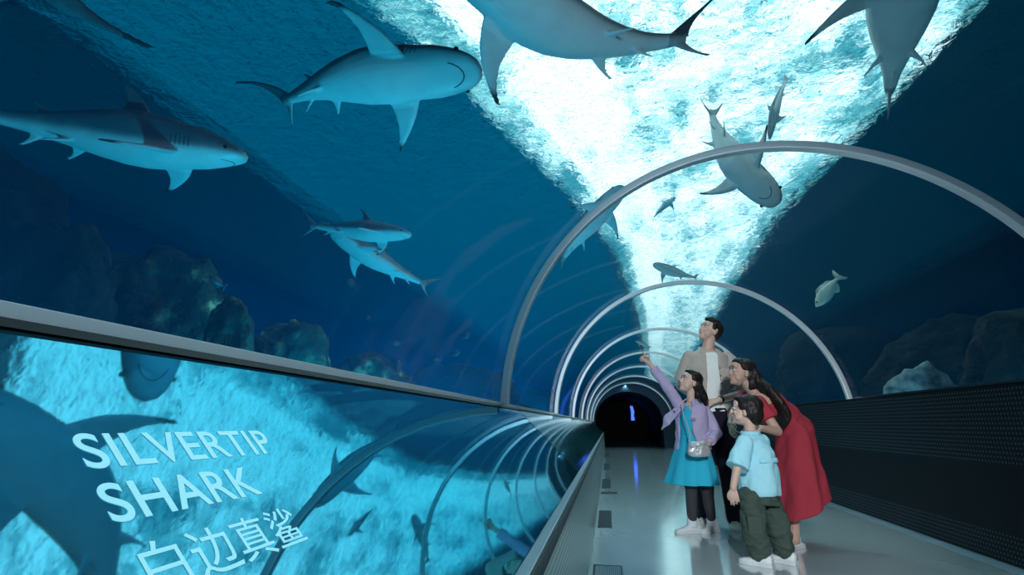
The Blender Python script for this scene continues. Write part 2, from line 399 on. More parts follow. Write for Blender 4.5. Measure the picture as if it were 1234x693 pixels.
fm_ = nt.nodes.new('ShaderNodeMath'); fm_.operation = 'MULTIPLY'; fm_.inputs[1].default_value = .9; nt.links.new(fr.outputs[0], fm_.inputs[0]); nt.links.new(fm_.outputs[0], mix2.inputs[0]); nt.links.new(mix.outputs[0], mix2.inputs[1]); nt.links.new(gl.outputs[0], mix2.inputs[2])
nt.links.new(mix2.outputs[0], out.inputs[0])
m = MB(); m.add([(TX0,TY0,ZS),(TX1,TY0,ZS),(TX1,TY1,ZS),(TX0,TY1,ZS)], [(0,3,2,1)])
struct(m.build('ceiling_water', M_surf, fix=False))

# the water itself: blue, slightly hazy, filling the tank round the vault
M_haze = bpy.data.materials.new('tank_water'); M_haze.use_nodes = True; nt = M_haze.node_tree; nt.nodes.clear()
out = nt.nodes.new('ShaderNodeOutputMaterial'); vs_ = nt.nodes.new('ShaderNodeVolumeScatter'); va = nt.nodes.new('ShaderNodeVolumeAbsorption'); ash = nt.nodes.new('ShaderNodeAddShader')
vs_.inputs['Color'].default_value = (.02,.46,1,1); vs_.inputs['Density'].default_value = HAZE; vs_.inputs['Anisotropy'].default_value = .2
va.inputs['Color'].default_value = (.2,.62,1,1); va.inputs['Density'].default_value = ABSO
nt.links.new(vs_.outputs[0], ash.inputs[0]); nt.links.new(va.outputs[0], ash.inputs[1]); nt.links.new(ash.outputs[0], out.inputs['Volume'])
pr = [(TX0+.01, .12), (-.97, .12), (-.97, ZL-.02), (XL-.005, ZL)] + [(CX-(RAD+.004)*math.cos(a), CZ+(RAD+.004)*math.sin(a)) for a in [math.asin((ZL-CZ)/RAD)+(PI-math.asin((ZL-CZ)/RAD)-math.asin((ZR-CZ)/RAD))*i/64 for i in range(65)]] + [(XR+.29, ZR-.02), (XR+.29, .12), (TX1-.01, .12), (TX1-.01, ZS-.005), (TX0+.01, ZS-.005)]
m = MB(); m.prism(pr, TY0+.01, TY1-.01); o = m.build('haze', M_haze); o['kind'] = 'stuff'

def lamp(name, kind, loc, power, col, target=None, size=.2, angle=None, blend=.6):
    l = bpy.data.lights.new(name, kind); l.energy = power; l.color = col
    if kind == 'SPOT': l.spot_size = angle; l.spot_blend = blend; l.shadow_soft_size = size
    elif kind == 'AREA': l.size = size
    else: l.shadow_soft_size = size
    o = bpy.data.objects.new(name, l); COL.objects.link(o); o.location = loc
    if target is not None:
        o.rotation_euler = (Vector(target)-Vector(loc)).to_track_quat('-Z', 'Y').to_euler()
    return o
WHITE = (.96, .98, 1); BLUE = (.10,.55,1); CYAN = (.35,.9,1); AQUA = (.01,.60,.90)
lamp('arch_fill', 'SPOT', (.94, .4, 2.3), 60, (.55,.84,1), (.3, 1.7, 1), .12, math.radians(150), .5)  # added fill out of view, brightening the near arch and moulding
lamp('people_fill', 'SPOT', (.6, -1.2, 2.25), 720, WHITE, (1.0, 4.8, .8), .15, math.radians(33), .5)  # added fill behind the camera, brightening the people
for k in range(1, 7):
    lamp('floor_fill', 'SPOT', (CX-.2, 2.81+2.92*k+.08, 2.36), 75, (.50,.95,.98), (CX-.3, 2.9+2.92*k, 0), .05, math.radians(125), .9)  # added fill spots beneath the ribs, brightening the floor
# added unseen fill spots at the seabed, brightening the shark bellies
for i in range(7):
    lamp('belly_fill', 'SPOT', (-1.5-.1*i, .5+3*i, .3), (130, 260, 260, 240, 220, 220, 220)[i], AQUA, (-2.2, 1.5+3*i, 4), .08, math.radians(140), .8)
    lamp('belly_fill', 'SPOT', (3.3+.1*i, 2+3*i, .3), 34, AQUA, (3.3, 3+3*i, 4), .08, math.radians(140), .8)
for x, y, e_ in ((-9.3, 4, 50), (-9.3, 12, 220), (-9.3, 22, 480), (-9, 36, 560)):
    lamp('backdrop_fill', 'SPOT', (x, y, .35), e_, (.03,.45,.95), (-10.5, y+1, 2.2), .1, math.radians(150), .9)  # added blue fill hidden low down, brightening the left backdrop
for x, y, e_ in ((12, 12, 14), (12, 24, 26)):
    lamp('backdrop_fill', 'SPOT', (x, y, .35), e_, (.04,.30,1), (13, y+1, 2.2), .1, math.radians(150), .9)  # same added fill, dimmer, for the right backdrop
w = bpy.data.worlds.new('world'); SC.world = w; w.use_nodes = True
w.node_tree.nodes['Background'].inputs[0].default_value = (.01,.06,.12,1); w.node_tree.nodes['Background'].inputs[1].default_value = .5
# camera
cd = bpy.data.cameras.new('camera'); cd.sensor_width = 36; cd.lens = FPX/1234*36; cd.clip_start = .02; cd.clip_end = 200
co = bpy.data.objects.new('camera', cd); COL.objects.link(co); co.location = CAM
co.matrix_world = Matrix(((_r.x, _u.x, -_f.x, CAM.x), (_r.y, _u.y, -_f.y, CAM.y), (_r.z, _u.z, -_f.z, CAM.z), (0,0,0,1)))
SC.camera = co
SC.view_settings.view_transform = 'Standard'; SC.view_settings.look = 'None'; SC.view_settings.gamma = 1
SC.view_settings.use_curve_mapping = False; SC.view_settings.exposure = 0
SC.cycles.use_denoising = True
SC.cycles.transparent_max_bounces = 16; SC.cycles.max_bounces = 8; SC.cycles.sample_clamp_indirect = 6
# ================================================================== sharks
def interp(tab, x):
    for (a, *p), (b, *q) in zip(tab, tab[1:]):
        if x <= b:
            t = (x-a)/(b-a); t = t*t*(3-2*t) if False else t
            return [u+(v-u)*t for u, v in zip(p, q)]
    return list(tab[-1][1:])
# s, half width, height above axis, depth below axis
PROF = [(.0, .004,.004,.003), (.010,.028,.014,.012), (.03,.044,.023,.019), (.06,.056,.034,.028), (.10,.066,.046,.037), (.15,.074,.058,.048), (.21,.076,.066,.056), (.28,.083,.076,.066),
        (.35,.086,.082,.071), (.42,.082,.078,.068), (.50,.070,.066,.058), (.58,.054,.052,.045), (.66,.038,.037,.033), (.73,.026,.027,.024), (.79,.020,.021,.018), (.83,.016,.021,.015), (.86,.010,.018,.010)]
def shark_solid():
    mb = MB(); rings = []
    n = 28
    for s, w, h, d in PROF:
        ring = []
        for k in range(n):
            a = 2*PI*k/n; c, si = math.cos(a), math.sin(a)
            e = .92
            y = w*math.copysign(abs(c)**e, c); z = (h if si > 0 else d)*math.copysign(abs(si)**e, si)
            ring.append((s, y, z))
        rings.append([(s_, y_*1.1, z_*1.1) for s_, y_, z_ in ring])
    mb.loft(rings)
    def fin(stations, span_dir):
        # stations: (root->tip) leading point, trailing point (Vectors), thickness
        rr = []
        for lead, trail, th in stations:
            lead, trail = Vector(lead), Vector(trail); ch = trail-lead
            nrm = ch.cross(Vector(span_dir)).normalized()
            ring = []
            for u, t in ((0,0),(.06,.6),(.25,1),(.55,.8),(.85,.45),(1,.25),(1,-.25),(.85,-.45),(.55,-.8),(.25,-1),(.06,-.6)):
                ring.append(lead+ch*u+nrm*(t*th))
            rr.append(ring)
        mb.loft(rr)
    def planform(root_l, root_t, tip, curve_l, curve_t, th, sd, n=9, tip_ch=.018):
        root_l, root_t, tip = Vector(root_l), Vector(root_t), Vector(tip)
        st = []
        dirc = (root_t-root_l).normalized()
        for i in range(n+1):
            u = i/n
            le = root_l.lerp(tip, u) - dirc*curve_l*math.sin(PI*u)
            te = root_t.lerp(tip+dirc*tip_ch, u) - dirc*curve_t*math.sin(PI*u)**.8
            st.append((le, te, th*(1-.62*u)))
        fin(st, sd)
    planform((.335,0,.060), (.475,0,.058), (.475,0,.195), .022, .045, .010, (0,0,1))              # first dorsal
    planform((.645,0,.030), (.70,0,.026), (.705,0,.068), .004, .014, .0065, (0,0,1), 6)            # second dorsal
    planform((.655,0,-.028), (.71,0,-.022), (.722,0,-.070), .004, .014, .0065, (0,0,1), 6)        # anal
    for sg in (1, -1):
        planform((.205,sg*.055,-.032), (.338,sg*.062,-.036), (.362,sg*.258,-.092), .022, .032, .010, (0,sg*1,-.3), 10)   # pectorals
        planform((.545,sg*.035,-.038), (.605,sg*.030,-.036), (.625,sg*.088,-.068), .004, .014, .0065, (0,sg*1,-.5), 6)  # pelvics
    planform((.795,0,.012), (.872,0,.004), (1.0,0,.155), .008, .022, .0085, (.3,0,1), 10)          # upper tail lobe
    planform((.80,0,-.008), (.858,0,.004), (.893,0,-.098), .004, .020, .0075, (.1,0,-1), 7)        # lower tail lobe
    return mb
SHARK = remesh(shark_solid(), .0042, 5, .5)
SV = [v.co.copy() for v in SHARK.vertices]; SF = [tuple(p.vertices) for p in SHARK.polygons]
def belly_mask(v):
    # counter-shading: pale underneath, grey above; dark fin tips
    s, y, z = v; ay = abs(y)
    w, h, d = interp(PROF, min(s, .86))
    t = (z+.30*d)/(.022)                      # boundary a little under mid-height
    b = 1/(1+math.exp(max(-30, min(30, t*4))))
    if ay > w*1.15 and .2 < s < .45:           # pectorals: pale below, decided by side later
        b = .8
    if s > .80: b *= .45
    tip = 0
    if ay > .215: tip = min(1, (ay-.215)/.02)
    if z > .165 and s < .6: tip = min(1, (z-.165)/.015)*.6
    if z < -.085 and s > .8: tip = .7
    if s > .96: tip = .8
    return b, tip
SB = [belly_mask(v) for v in SV]
def shark_skin(name, top, bot, tipc):
    m = mat(name, top, .42, spec=.4)
    a = N(m, 'ShaderNodeAttribute'); a.attribute_name = 'skin'
    sp = N(m, 'ShaderNodeSeparateColor'); L(m, a.outputs['Color'], sp.inputs[0])
    n = N(m, 'ShaderNodeTexNoise'); n.inputs['Scale'].default_value = 9; n.inputs['Detail'].default_value = 6; L(m, coords(m), n.inputs['Vector'])
    x = N(m, 'ShaderNodeMix', data_type='RGBA'); x.inputs[6].default_value = (*top, 1); x.inputs[7].default_value = (*bot, 1)
    ad = N(m, 'ShaderNodeMath', operation='MULTIPLY_ADD'); L(m, n.outputs['Fac'], ad.inputs[0]); ad.inputs[1].default_value = .5; ad.inputs[2].default_value = -.25
    ad2 = N(m, 'ShaderNodeMath', operation='ADD', use_clamp=True); L(m, ad.outputs[0], ad2.inputs[0]); L(m, sp.outputs[0], ad2.inputs[1])
    L(m, ad2.outputs[0], x.inputs[0])
    x2 = N(m, 'ShaderNodeMix', data_type='RGBA'); L(m, x.outputs[2], x2.inputs[6]); x2.inputs[7].default_value = (*tipc, 1); L(m, sp.outputs[1], x2.inputs[0])
    L(m, x2.outputs[2], B(m).inputs['Base Color'])
    return m
M_shark = shark_skin('shark_skin', (.10,.14,.16), (.62,.72,.74), (.02,.03,.035))
M_eye = mat('shark_eye', (.01,.01,.012), .1)
M_gill = mat('mouth_line', (.03,.05,.06), .6)
def bend_map(bend, vbend, k=.25):
    # returns function (s,y,z)->Vector with the spine curving sideways (bend) and up (vbend), radians at the tail
    M = 100; pts = [Vector((0,0,0))]; ang = []
    for i in range(M+31):
        s = i/M; t = max(0, s-k)/(1-k); ang.append((bend*t, vbend*t))
    fr = []
    for i in range(M+31):
        a, v = ang[i]
        X = Vector((math.cos(a)*math.cos(v), math.sin(a)*math.cos(v), math.sin(v))); Y = Vector((-math.sin(a), math.cos(a), 0)); Z = X.cross(Y)
        fr.append((X, Y, Z))
        if i: pts.append(pts[-1]+X/M)
    def f(p):
        s = max(0, p[0])*M; i = min(int(s), M+28); t = s-i
        return pts[i].lerp(pts[i+1], t)+fr[i][1]*p[1]+fr[i][2]*p[2] if p[0] >= 0 else Vector(p)
    return f
def place(H, T, belly, fmap):
    """similarity that takes nose->H and tail end->T with the belly facing 'belly'"""
    p0, p1 = fmap((0,0,0)), fmap((1,0,0)); ch = p1-p0; sc = (T-H).length/ch.length
    e1 = ch.normalized(); z0 = Vector((0,0,1)); e3 = (z0-e1*z0.dot(e1)).normalized(); e2 = e3.cross(e1)
    g1 = (T-H).normalized(); up = -belly; g3 = (up-g1*up.dot(g1)).normalized(); g2 = g3.cross(g1)
    A = Matrix((e1, e2, e3)); G = Matrix((g1, g2, g3)).transposed()
    Rm = G @ A
    return Rm, sc
def shark(label, H, T, k=.0, bend=0., vbend=0., roll=0., twist=0., bel=None, girth=1., group='sharks swimming round the tunnel', name='shark', m=None, parts=True, pect=0.0):
    f = bend_map(bend, vbend)
    mid = (H+T)/2
    bel = bel or (Vector((0,0,-1))*(1-k)+(CAM-mid).normalized()*k).normalized()
    ax = (T-H).normalized(); bel = Quaternion(ax, math.radians(roll)) @ bel
    Rm, sc = place(H, T, bel, f)
    def pv(p):
        if pect and abs(p[1]) > .07 and .2 < p[0] < .42:      # pectorals raised or lowered
            a = abs(p[1])-.06; p = (p[0], p[1], p[2]+a*pect)
        if twist and p[0] > .35:
            a = twist*(p[0]-.35)/.5; return (p[0], p[1]*math.cos(a)+p[2]*math.sin(a), -p[1]*math.sin(a)+p[2]*math.cos(a))
        return p
    X = lambda p: Rm @ (f(pv((p[0], p[1]*girth, p[2]*girth)))*sc)
    C0 = Rm @ (f((.4,0,0))*sc)
    me = bpy.data.meshes.new(name)
    me.from_pydata([X(v)-C0 for v in SV], [], SF)
    me.polygons.foreach_set('use_smooth', [True]*len(me.polygons)); me.update()
    at_ = me.attributes.new('skin', 'FLOAT_COLOR', 'POINT')
    at_.data.foreach_set('color', [c for b, t in SB for c in (b, t, 0, 1)])
    o = link(name, me, m or M_shark); o.location = H+C0
    tag(o, label, 'shark', group)
    if parts:
        for sg in (1, -1):
            e = MB(); e.ball(X((.066, sg*.064, .004))-C0, .0075*sc, 10, 6); e.build('eye', M_eye, o, True)
            g = MB()
            for i in range(5):
                s = .185+.014*i; w, h, d = interp(PROF, s)
                g.tube([X((s, 1.1*sg*w*math.cos(a)*1.0, 1.1* (h if a > 0 else d)*math.sin(a)))-C0 for a in (-.75,-.45,-.15,.15,.4)], [.0006*sc,.0018*sc,.0022*sc,.0018*sc,.0006*sc], 5)
            g.build('gills', M_gill, o, True)
        mo = MB(); pts = []
        for i in range(13):
            a = -1.15+2.3*i/12; s = .098-.052*math.cos(a*1.15); w, h, d = interp(PROF, s); y = .037*math.sin(a)/math.sin(1.15)*.98
            y *= 1.05; zz = -1.1*d*math.sqrt(max(0, 1-(y/w/1.1)**2))*1.0
            pts.append(X((s, y, zz))-C0)
        mo.tube(pts, .0018*sc, 5); mo.build('mouth', M_gill, o, True)
    return o
shark('shark with a mottled grey flank swimming level past the dark reef rock', at(299,190,3.4), at(-95,125,3.9), .05, .12, 0, -12, girth=1.25)
shark('pale-bellied shark rolling to show its mouth, long fins spread', at(581,84,3.05), at(322,136,4.5), .72, -.35, .1, 0, twist=1.3, pect=.2, girth=.9)
shark('huge cyan shark crossing directly overhead, snout cut off by the picture edge', at(522,-86,2.5), at(880,32,3.2), .45, -1.02, .0, 0)
shark('shark climbing out of the picture beside the dark water, tail hanging down', at(1106,-135,3.2), at(1068,138,4.5), .75, .0, 0, 0)
shark('shark diving head-down past the nearest arch with fins outstretched', at(938,246,4.6), at(853,112,6.0), .7, .45, 0, 0, pect=.2, girth=.82)
shark('shark half hidden behind the nearest arch, fins drooping', at(752,224,5.2), at(668,330,5.6), .45, -.25, 0, 0)
shark('slender dark shark seen edge-on against the bright ripples', at(927,168,6.6), at(955,86,7.2), .3, .6, 0, 0, girth=.62)
shark('tiny blue shark silhouetted in the bright band under the big arch', at(815,234,10), at(785,266,10.6), .6, -.2, girth=.85)
shark('small dark shark gliding just above the second arch', at(787,318,7.6), at(848,336,8.0), .45, -.3)
shark('slim shark with white flank, upper one of the crossing pair', at(496,283,5.6), at(354,270,6.2), .1, .1)
shark('shark slanting down beneath its companion, lower one of the crossing pair', at(398,280,6.2), at(532,352,6.4), .25, -.2, 0, 0)
shark('shark of which only the dark tail blade hangs into the upper corner', CAM+ray(-530,60)*1.8, CAM+ray(163,-47)*1.8, .0, .0, .0, 0, bel=_u)
shark('tiny shark just above the pointing hand', at(766,411,11.5), at(786,420,11.7), .3, .2)
# ------------------------------------------------------------------ fish
def fish(label, H, T, deep, m, group, cat='fish', name='fish', roll=0):
    Lf = (T-H).length; x = (T-H).normalized(); up = Vector((0,0,1)); z = (up-x*up.dot(x)).normalized(); y = z.cross(x)
    if roll: q = Quaternion(x, math.radians(roll)); z = q@z; y = q@y
    mb = MB(); rings = []
    for s, h, w in ((0,.01,.01),(.05,.3,.25),(.15,.66,.6),(.3,.96,.95),(.42,1,1),(.58,.82,.75),(.72,.48,.4),(.82,.22,.18),(.86,.2,.1)):
        rings.append([((s-.4)*Lf, w*deep*.42*Lf*math.cos(2*PI*i/14), h*deep*Lf*.5*math.sin(2*PI*i/14)) for i in range(14)])
    mb.loft(rings)
    def blade(pts, t=.012):
        n = len(pts); vs = [((p[0]-.4)*Lf, sg*t*Lf, p[1]*Lf) for sg in (-1, 1) for p in pts]
        mb.add(vs, [tuple(range(n)), tuple(range(2*n-1, n-1, -1))]+[(i, (i+1) % n, (i+1) % n+n, i+n) for i in range(n)])
    d = deep*.5
    blade([(.84,.03),(.93,d*.95),(1.0,d*1.15),(.955,0),(1.0,-d*1.1),(.93,-d*.9),(.84,-.03)])
    blade([(.25,d*.85),(.36,d*1.35),(.5,d*1.25),(.68,d*.95),(.76,d*.35)])
    blade([(.5,-d*.85),(.6,-d*1.3),(.7,-d*.9),(.76,-d*.35)])
    R3 = Matrix((x, y, z)).transposed()
    mb.v = [tuple(R3 @ Vector(v)) for v in mb.v]
    o = mb.build(name, m, None, True); o.location = H+x*(.4*Lf)
    tag(o, label, cat, group)
    for sg in (1, -1):
        e = MB(); e.ball(R3 @ Vector(((.1-.4)*Lf, sg*deep*.15*Lf, .05*Lf)), .022*Lf, 8, 6); e.build('eye', M_eye, o, True)
    return o
M_fish = mat('dark_fish', (.03,.04,.05), .5); M_pale = mat('pale_fish', (.55,.66,.60), .4)
noise_color(M_pale, 6, [(.35, (.35,.48,.44)), (.65, (.66,.76,.68))])
fish('pale spotted fish drifting nose-down over the dark reef beyond the second arch', at(983,370,6.2), at(1013,330,6.3), .34, M_pale, 'fish in the tank')
G = 'small dark fish near the reef'
for lab, a, b_, d, dp in (
    ('black fish resting against the top of the mossy boulder', (252,333), (272,347), 4.0, .42),
    ('small dark fish below the crossing pair of sharks', (414,337), (431,345), 7.0, .5),
    ('small dark fish hanging in mid-water under the shark pair', (438,384), (449,383), 7.5, .5),
    ('flat dark fish just above the low reef, in open blue water', (470,413), (485,414), 7.0, .42),
    ('round dark fish closest to the foot of the big arch', (567,403), (554,406), 7.0, .55),
    ('dark fish under the round one, skimming the reef top', (555,425), (542,427), 7.2, .5),
    ('dark fish standing upright in front of the low reef', (480,434), (481,456), 6.0, .42),
    ('dark fish lying low over the reef beside the upright one', (452,435), (466,437), 7.4, .5),
    ('tiny dark fish at the far end of the low reef', (522,434), (532,435), 8.4, .5)):
    fish(lab, at(*a, d), at(*b_, d+.05), dp, M_fish, G)
# ------------------------------------------------------------------ reef
M_rock = mat('reef_rock', (.08,.10,.08), .95)
noise_color(M_rock, 5, [(.35, (.015,.025,.022)), (.52, (.035,.055,.04)), (.62, (.10,.15,.09)), (.74, (.62,.68,.40))], detail=9); add_bump(M_rock, 7, 1, .12, detail=8)
M_rock2 = mat('dark_rock', (.02,.03,.03), .95)
noise_color(M_rock2, 2.2, [(.35, (.004,.008,.009)), (.62, (.014,.024,.022)), (.85, (.06,.085,.06))], detail=8); add_bump(M_rock2, 6, 1, .15, detail=8)
M_pale_rock = mat('pale_sand_rock', (.5,.6,.62), .9); noise_color(M_pale_rock, 8, [(.35, (.08,.14,.18)), (.65, (.42,.52,.56))])
def rock(label, px, py, d, wpx, m, depth=1.0, seed=1, rough=.25, group='reef rocks', n=5, name='reef_rock'):
    top = at(px, py, d); rx = wpx/FPX*d*.5
    import bmesh
    zb = .1; hz = max(.15, top.z-zb)
    bm = bmesh.new(); bmesh.ops.create_icosphere(bm, subdivisions=n, radius=1)
    side = Vector((_r.x, _r.y, 0)).normalized(); fwd = Vector((-side.y, side.x, 0))
    for v in bm.verts:
        p = v.co.copy()
        pz = math.copysign(abs(p.z)**.6, p.z); pr_ = (1-abs(pz)**3)**.4/max(1e-4, math.hypot(p.x, p.y)); q = Vector((p.x*pr_*rx, p.y*pr_*rx*depth, pz*hz))
        s = 1.1/max(rx, .3); off = Vector((seed*7.3, seed*3.1, seed))
        nz = noise.fractal(p*1.6+off, 1.0, 2.1, 5)*rough + noise.fractal(p*6+off, .8, 2.2, 3)*rough*.3
        q = Vector((q.x*(1+nz), q.y*(1+nz), q.z*(1+nz*.45)))
        z = q.z*1.0
        v.co = side*q.x+fwd*q.y+Vector((0,0,max(z, 0)))
    me = bpy.data.meshes.new(name); bm.to_mesh(me); bm.free()
    me.polygons.foreach_set('use_smooth', [True]*len(me.polygons))
    o = link(name, me, m); o.location = (top.x, top.y, zb)
    tag(o, label, 'rock', group); return o
rock('biggest dark rock cliff at the picture edge over the lettered panel', -45, 195, 6.6, 330, M_rock2, .6, 1, .3)
rock('dark shoulder of rock at the foot of the cliff', 62, 292, 4.3, 165, M_rock2, .6, 2, .25)
rock('mossy round boulder with pale flecks under the mottled shark', 206, 322, 5.4, 165, M_rock, .6, 3, .25)
rock('smaller mossy lump in front of the round boulder', 284, 368, 4.3, 66, M_rock, .8, 4, .22)
rock('low mossy rock beside the round boulder, sloping to the open water', 345, 392, 5.2, 110, M_rock, .9, 5, .25)
rock('low dark reef ridge under the small fish', 440, 433, 6.2, 170, M_rock, .7, 6, .25)
rock('far low reef behind the foot of the big arch', 555, 447, 9.5, 165, M_rock2, .7, 7, .25)
rock('low rock at the springing of the second arch', 648, 468, 17, 62, M_rock2, .7, 12, .25)
rock('tall dark rock mound behind the woman', 1030, 398, 14.5, 175, M_rock2, .5, 8, .2)
rock('wide dark rock bank beyond the black wall', 1165, 388, 10.5, 190, M_rock2, .5, 9, .2)
rock('dark rock rising at the edge above the black wall', 1300, 352, 7.6, 190, M_rock2, .5, 10, .2)
rock('distant dark rock low over the woman\'s back', 925, 428, 21, 90, M_rock2, .7, 11, .2)
rock('pale blue-white flat rock lit behind the black wall', 1108, 448, 7.6, 92, M_pale_rock, .3, 13, .3, n=4)
# ================================================================== people
V = Vector
M_skin = mat('skin', (.62,.43,.35), .5); M_skin2 = mat('skin_warm', (.50,.32,.25), .5)
M_lip = mat('lips', (.50,.20,.19), .4); M_white_eye = mat('eye_white', (.8,.8,.8), .2); M_iris = mat('iris', (.03,.018,.012), .2)
M_hair = mat('dark_hair', (.012,.009,.009), .5, spec=.3, bump=(70, .6, .006, (1, 1, .12)))
def fabric(name, col, rough=.85, weave=160, st=.12):
    m = mat(name, col, rough, spec=.2); add_bump(m, weave, st, .002); return m
M_beige = fabric('beige_linen', (.46,.42,.38)); M_tee = fabric('white_cotton', (.80,.86,.86)); M_navy = fabric('navy_trousers', (.010,.012,.022))
M_lav = fabric('lavender_denim', (.44,.38,.58)); M_cyan = fabric('cyan_dress_cloth', (.03,.46,.66)); M_sky = fabric('pale_blue_cotton', (.38,.76,.88))
M_olive = fabric('olive_cotton', (.055,.085,.070)); M_red = fabric('red_cotton', (.36,.035,.055)); M_shoe = mat('white_leather', (.72,.78,.80), .45)
M_sole = mat('white_rubber', (.62,.68,.70), .6); M_legshade = fabric('dark_leg_shade', (.050,.050,.060)); M_whitesock = fabric('white_sock', (.66,.74,.78)); M_cream = mat('cream_leather', (.52,.52,.48), .5)
M_pouch = mat('silver_pouch', (.62,.64,.66), .3, .5, bump=(40, .5, .01)); M_strap = mat('strap_cord', (.35,.38,.42), .5); M_button = mat('dark_button', (.03,.03,.04), .4)
M_watch = mat('dark_watch', (.012,.012,.015), .25, .4)
def cap(mb, a, b, ra, rb, n=12):
    """tapered capsule"""
    a, b = V(a), V(b); d = b-a; l = d.length
    if l < 1e-5: mb.ball(a, ra, n, 8); return
    t = d/l; up = V((0,0,1)) if abs(t.z) < .9 else V((1,0,0)); x = t.cross(up).normalized(); y = x.cross(t)
    rings = []
    for i in range(5):
        u = -1+i/4*.999 if i else -.98; r = math.sqrt(max(0, 1-u*u)); rings.append((a+t*(u*ra), ra*r))
    rings[-1] = (a, ra)
    for i in range(5):
        u = i/4 if i < 4 else .98; r = math.sqrt(max(0, 1-u*u)); rings.append((b+t*(u*rb), rb*r))
    mb.loft([[c+x*(math.cos(2*PI*k/n)*r)+y*(math.sin(2*PI*k/n)*r) for k in range(n)] for c, r in rings])
def chain(mb, pts, rad, n=12):
    for i in range(len(pts)-1): cap(mb, pts[i], pts[i+1], rad[i], rad[i+1], n)
def ell(mb, stations, n=28, p=2.3, pleat=None):
    """stations: (centre, right vec, fwd vec, rx, ry)"""
    rr = []
    for si, (c, rx_, fy_, rx, ry) in enumerate(stations):
        ring = []
        for k in range(n):
            a = 2*PI*k/n; ca, sa = math.cos(a), math.sin(a)
            x = math.copysign(abs(ca)**(2/p), ca); y = math.copysign(abs(sa)**(2/p), sa); g = 1
            if pleat: g = 1+pleat(si, a)
            ring.append(V(c)+V(rx_)*(x*rx*g)+V(fy_)*(y*ry*g))
        rr.append(ring)
    mb.loft(rr)
def frame(fwd, up=(0,0,1)):
    f = V(fwd).normalized(); u = V(up); u = (u-f*u.dot(f)).normalized(); r = f.cross(u)   # r = the person's right
    return r, f, u
def spline(pts, n=6):
    pts = [V(p) for p in pts]; out = []
    for i in range(len(pts)-1):
        p0 = pts[max(i-1,0)]; p1 = pts[i]; p2 = pts[i+1]; p3 = pts[min(i+2,len(pts)-1)]
        for k in range(n):
            t = k/n; out.append(.5*((2*p1)+(p2-p0)*t+(2*p0-5*p1+4*p2-p3)*t*t+(3*p1-p0-3*p2+p3)*t**3))
    return out+[pts[-1]]
class Head:
    def __init__(s, c, fwd, up=(0,0,1), h=1.0): s.c = V(c); s.r, s.f, s.u = frame(fwd, up); s.h = h
    def p(s, r, f, u): return s.c+(s.r*r+s.f*f+s.u*u)*s.h
    def rot(s): return Matrix((s.r, s.f, s.u)).transposed()
    def flesh(s, mb):
        h = s.h; R = s.rot(); b = lambda r, f, u, rad: mb.ball(s.p(r, f, u), tuple(q*h for q in rad), 20, 14, R)
        b(0,-.014,.036,(.073,.093,.082)); b(0,.030,-.028,(.060,.058,.078)); b(0,.050,-.070,(.040,.038,.036)); b(0,.074,-.092,(.020,.016,.014))
        b(0,.062,.045,(.054,.034,.040))
        for g in (1,-1):
            b(g*.044,.040,-.052,(.018,.030,.026)); b(g*.034,.068,-.022,(.020,.018,.018)); b(g*.0735,-.006,-.010,(.008,.019,.030)); b(g*.030,.080,.028,(.024,.010,.007))
        cap(mb, s.p(0,.088,.016), s.p(0,.104,-.024), .007*h, .011*h); b(0,.100,-.027,(.016,.012,.010)); b(0,.086,-.052,(.022,.010,.013)); 
    def features(s, o, off, brow=True, smile=True):
        h = s.h; R = s.rot()
        for g in (1,-1):
            e = MB(); e.ball(s.p(g*.030,.080,.010)-off, (.013*h,.009*h,.0085*h), 12, 8, R); w = e.build('eye', M_white_eye, o, True)
            e = MB(); e.ball(s.p(g*.030,.0865,.0105)-off, (.0058*h,.004*h,.0062*h), 10, 8, R); e.build('iris', M_iris, w, True)
            e = MB(); e.tube([s.p(g*.016,.089,.020)-off, s.p(g*.030,.0905,.022)-off, s.p(g*.044,.080,.018)-off], [.0015*h,.0022*h,.0012*h], 6); e.build('eyelid', M_hair, o, True)
            e = MB(); e.tube([s.p(g*.014,.0935,.034)-off, s.p(g*.030,.0925,.040)-off, s.p(g*.050,.075,.034)-off], [.0025*h,.0035*h,.0015*h], 6); e.build('eyebrow', M_hair, o, True)
        e = MB(); c_ = .006 if smile else 0
        e.tube([s.p(-.024,.080,-.054+c_)-off, s.p(-.012,.093,-.0555)-off, s.p(0,.097,-.056)-off, s.p(.012,.093,-.0555)-off, s.p(.024,.080,-.054+c_)-off], [.002*h,.0048*h,.0058*h,.0048*h,.002*h], 8); e.build('lips', M_lip, o, True)
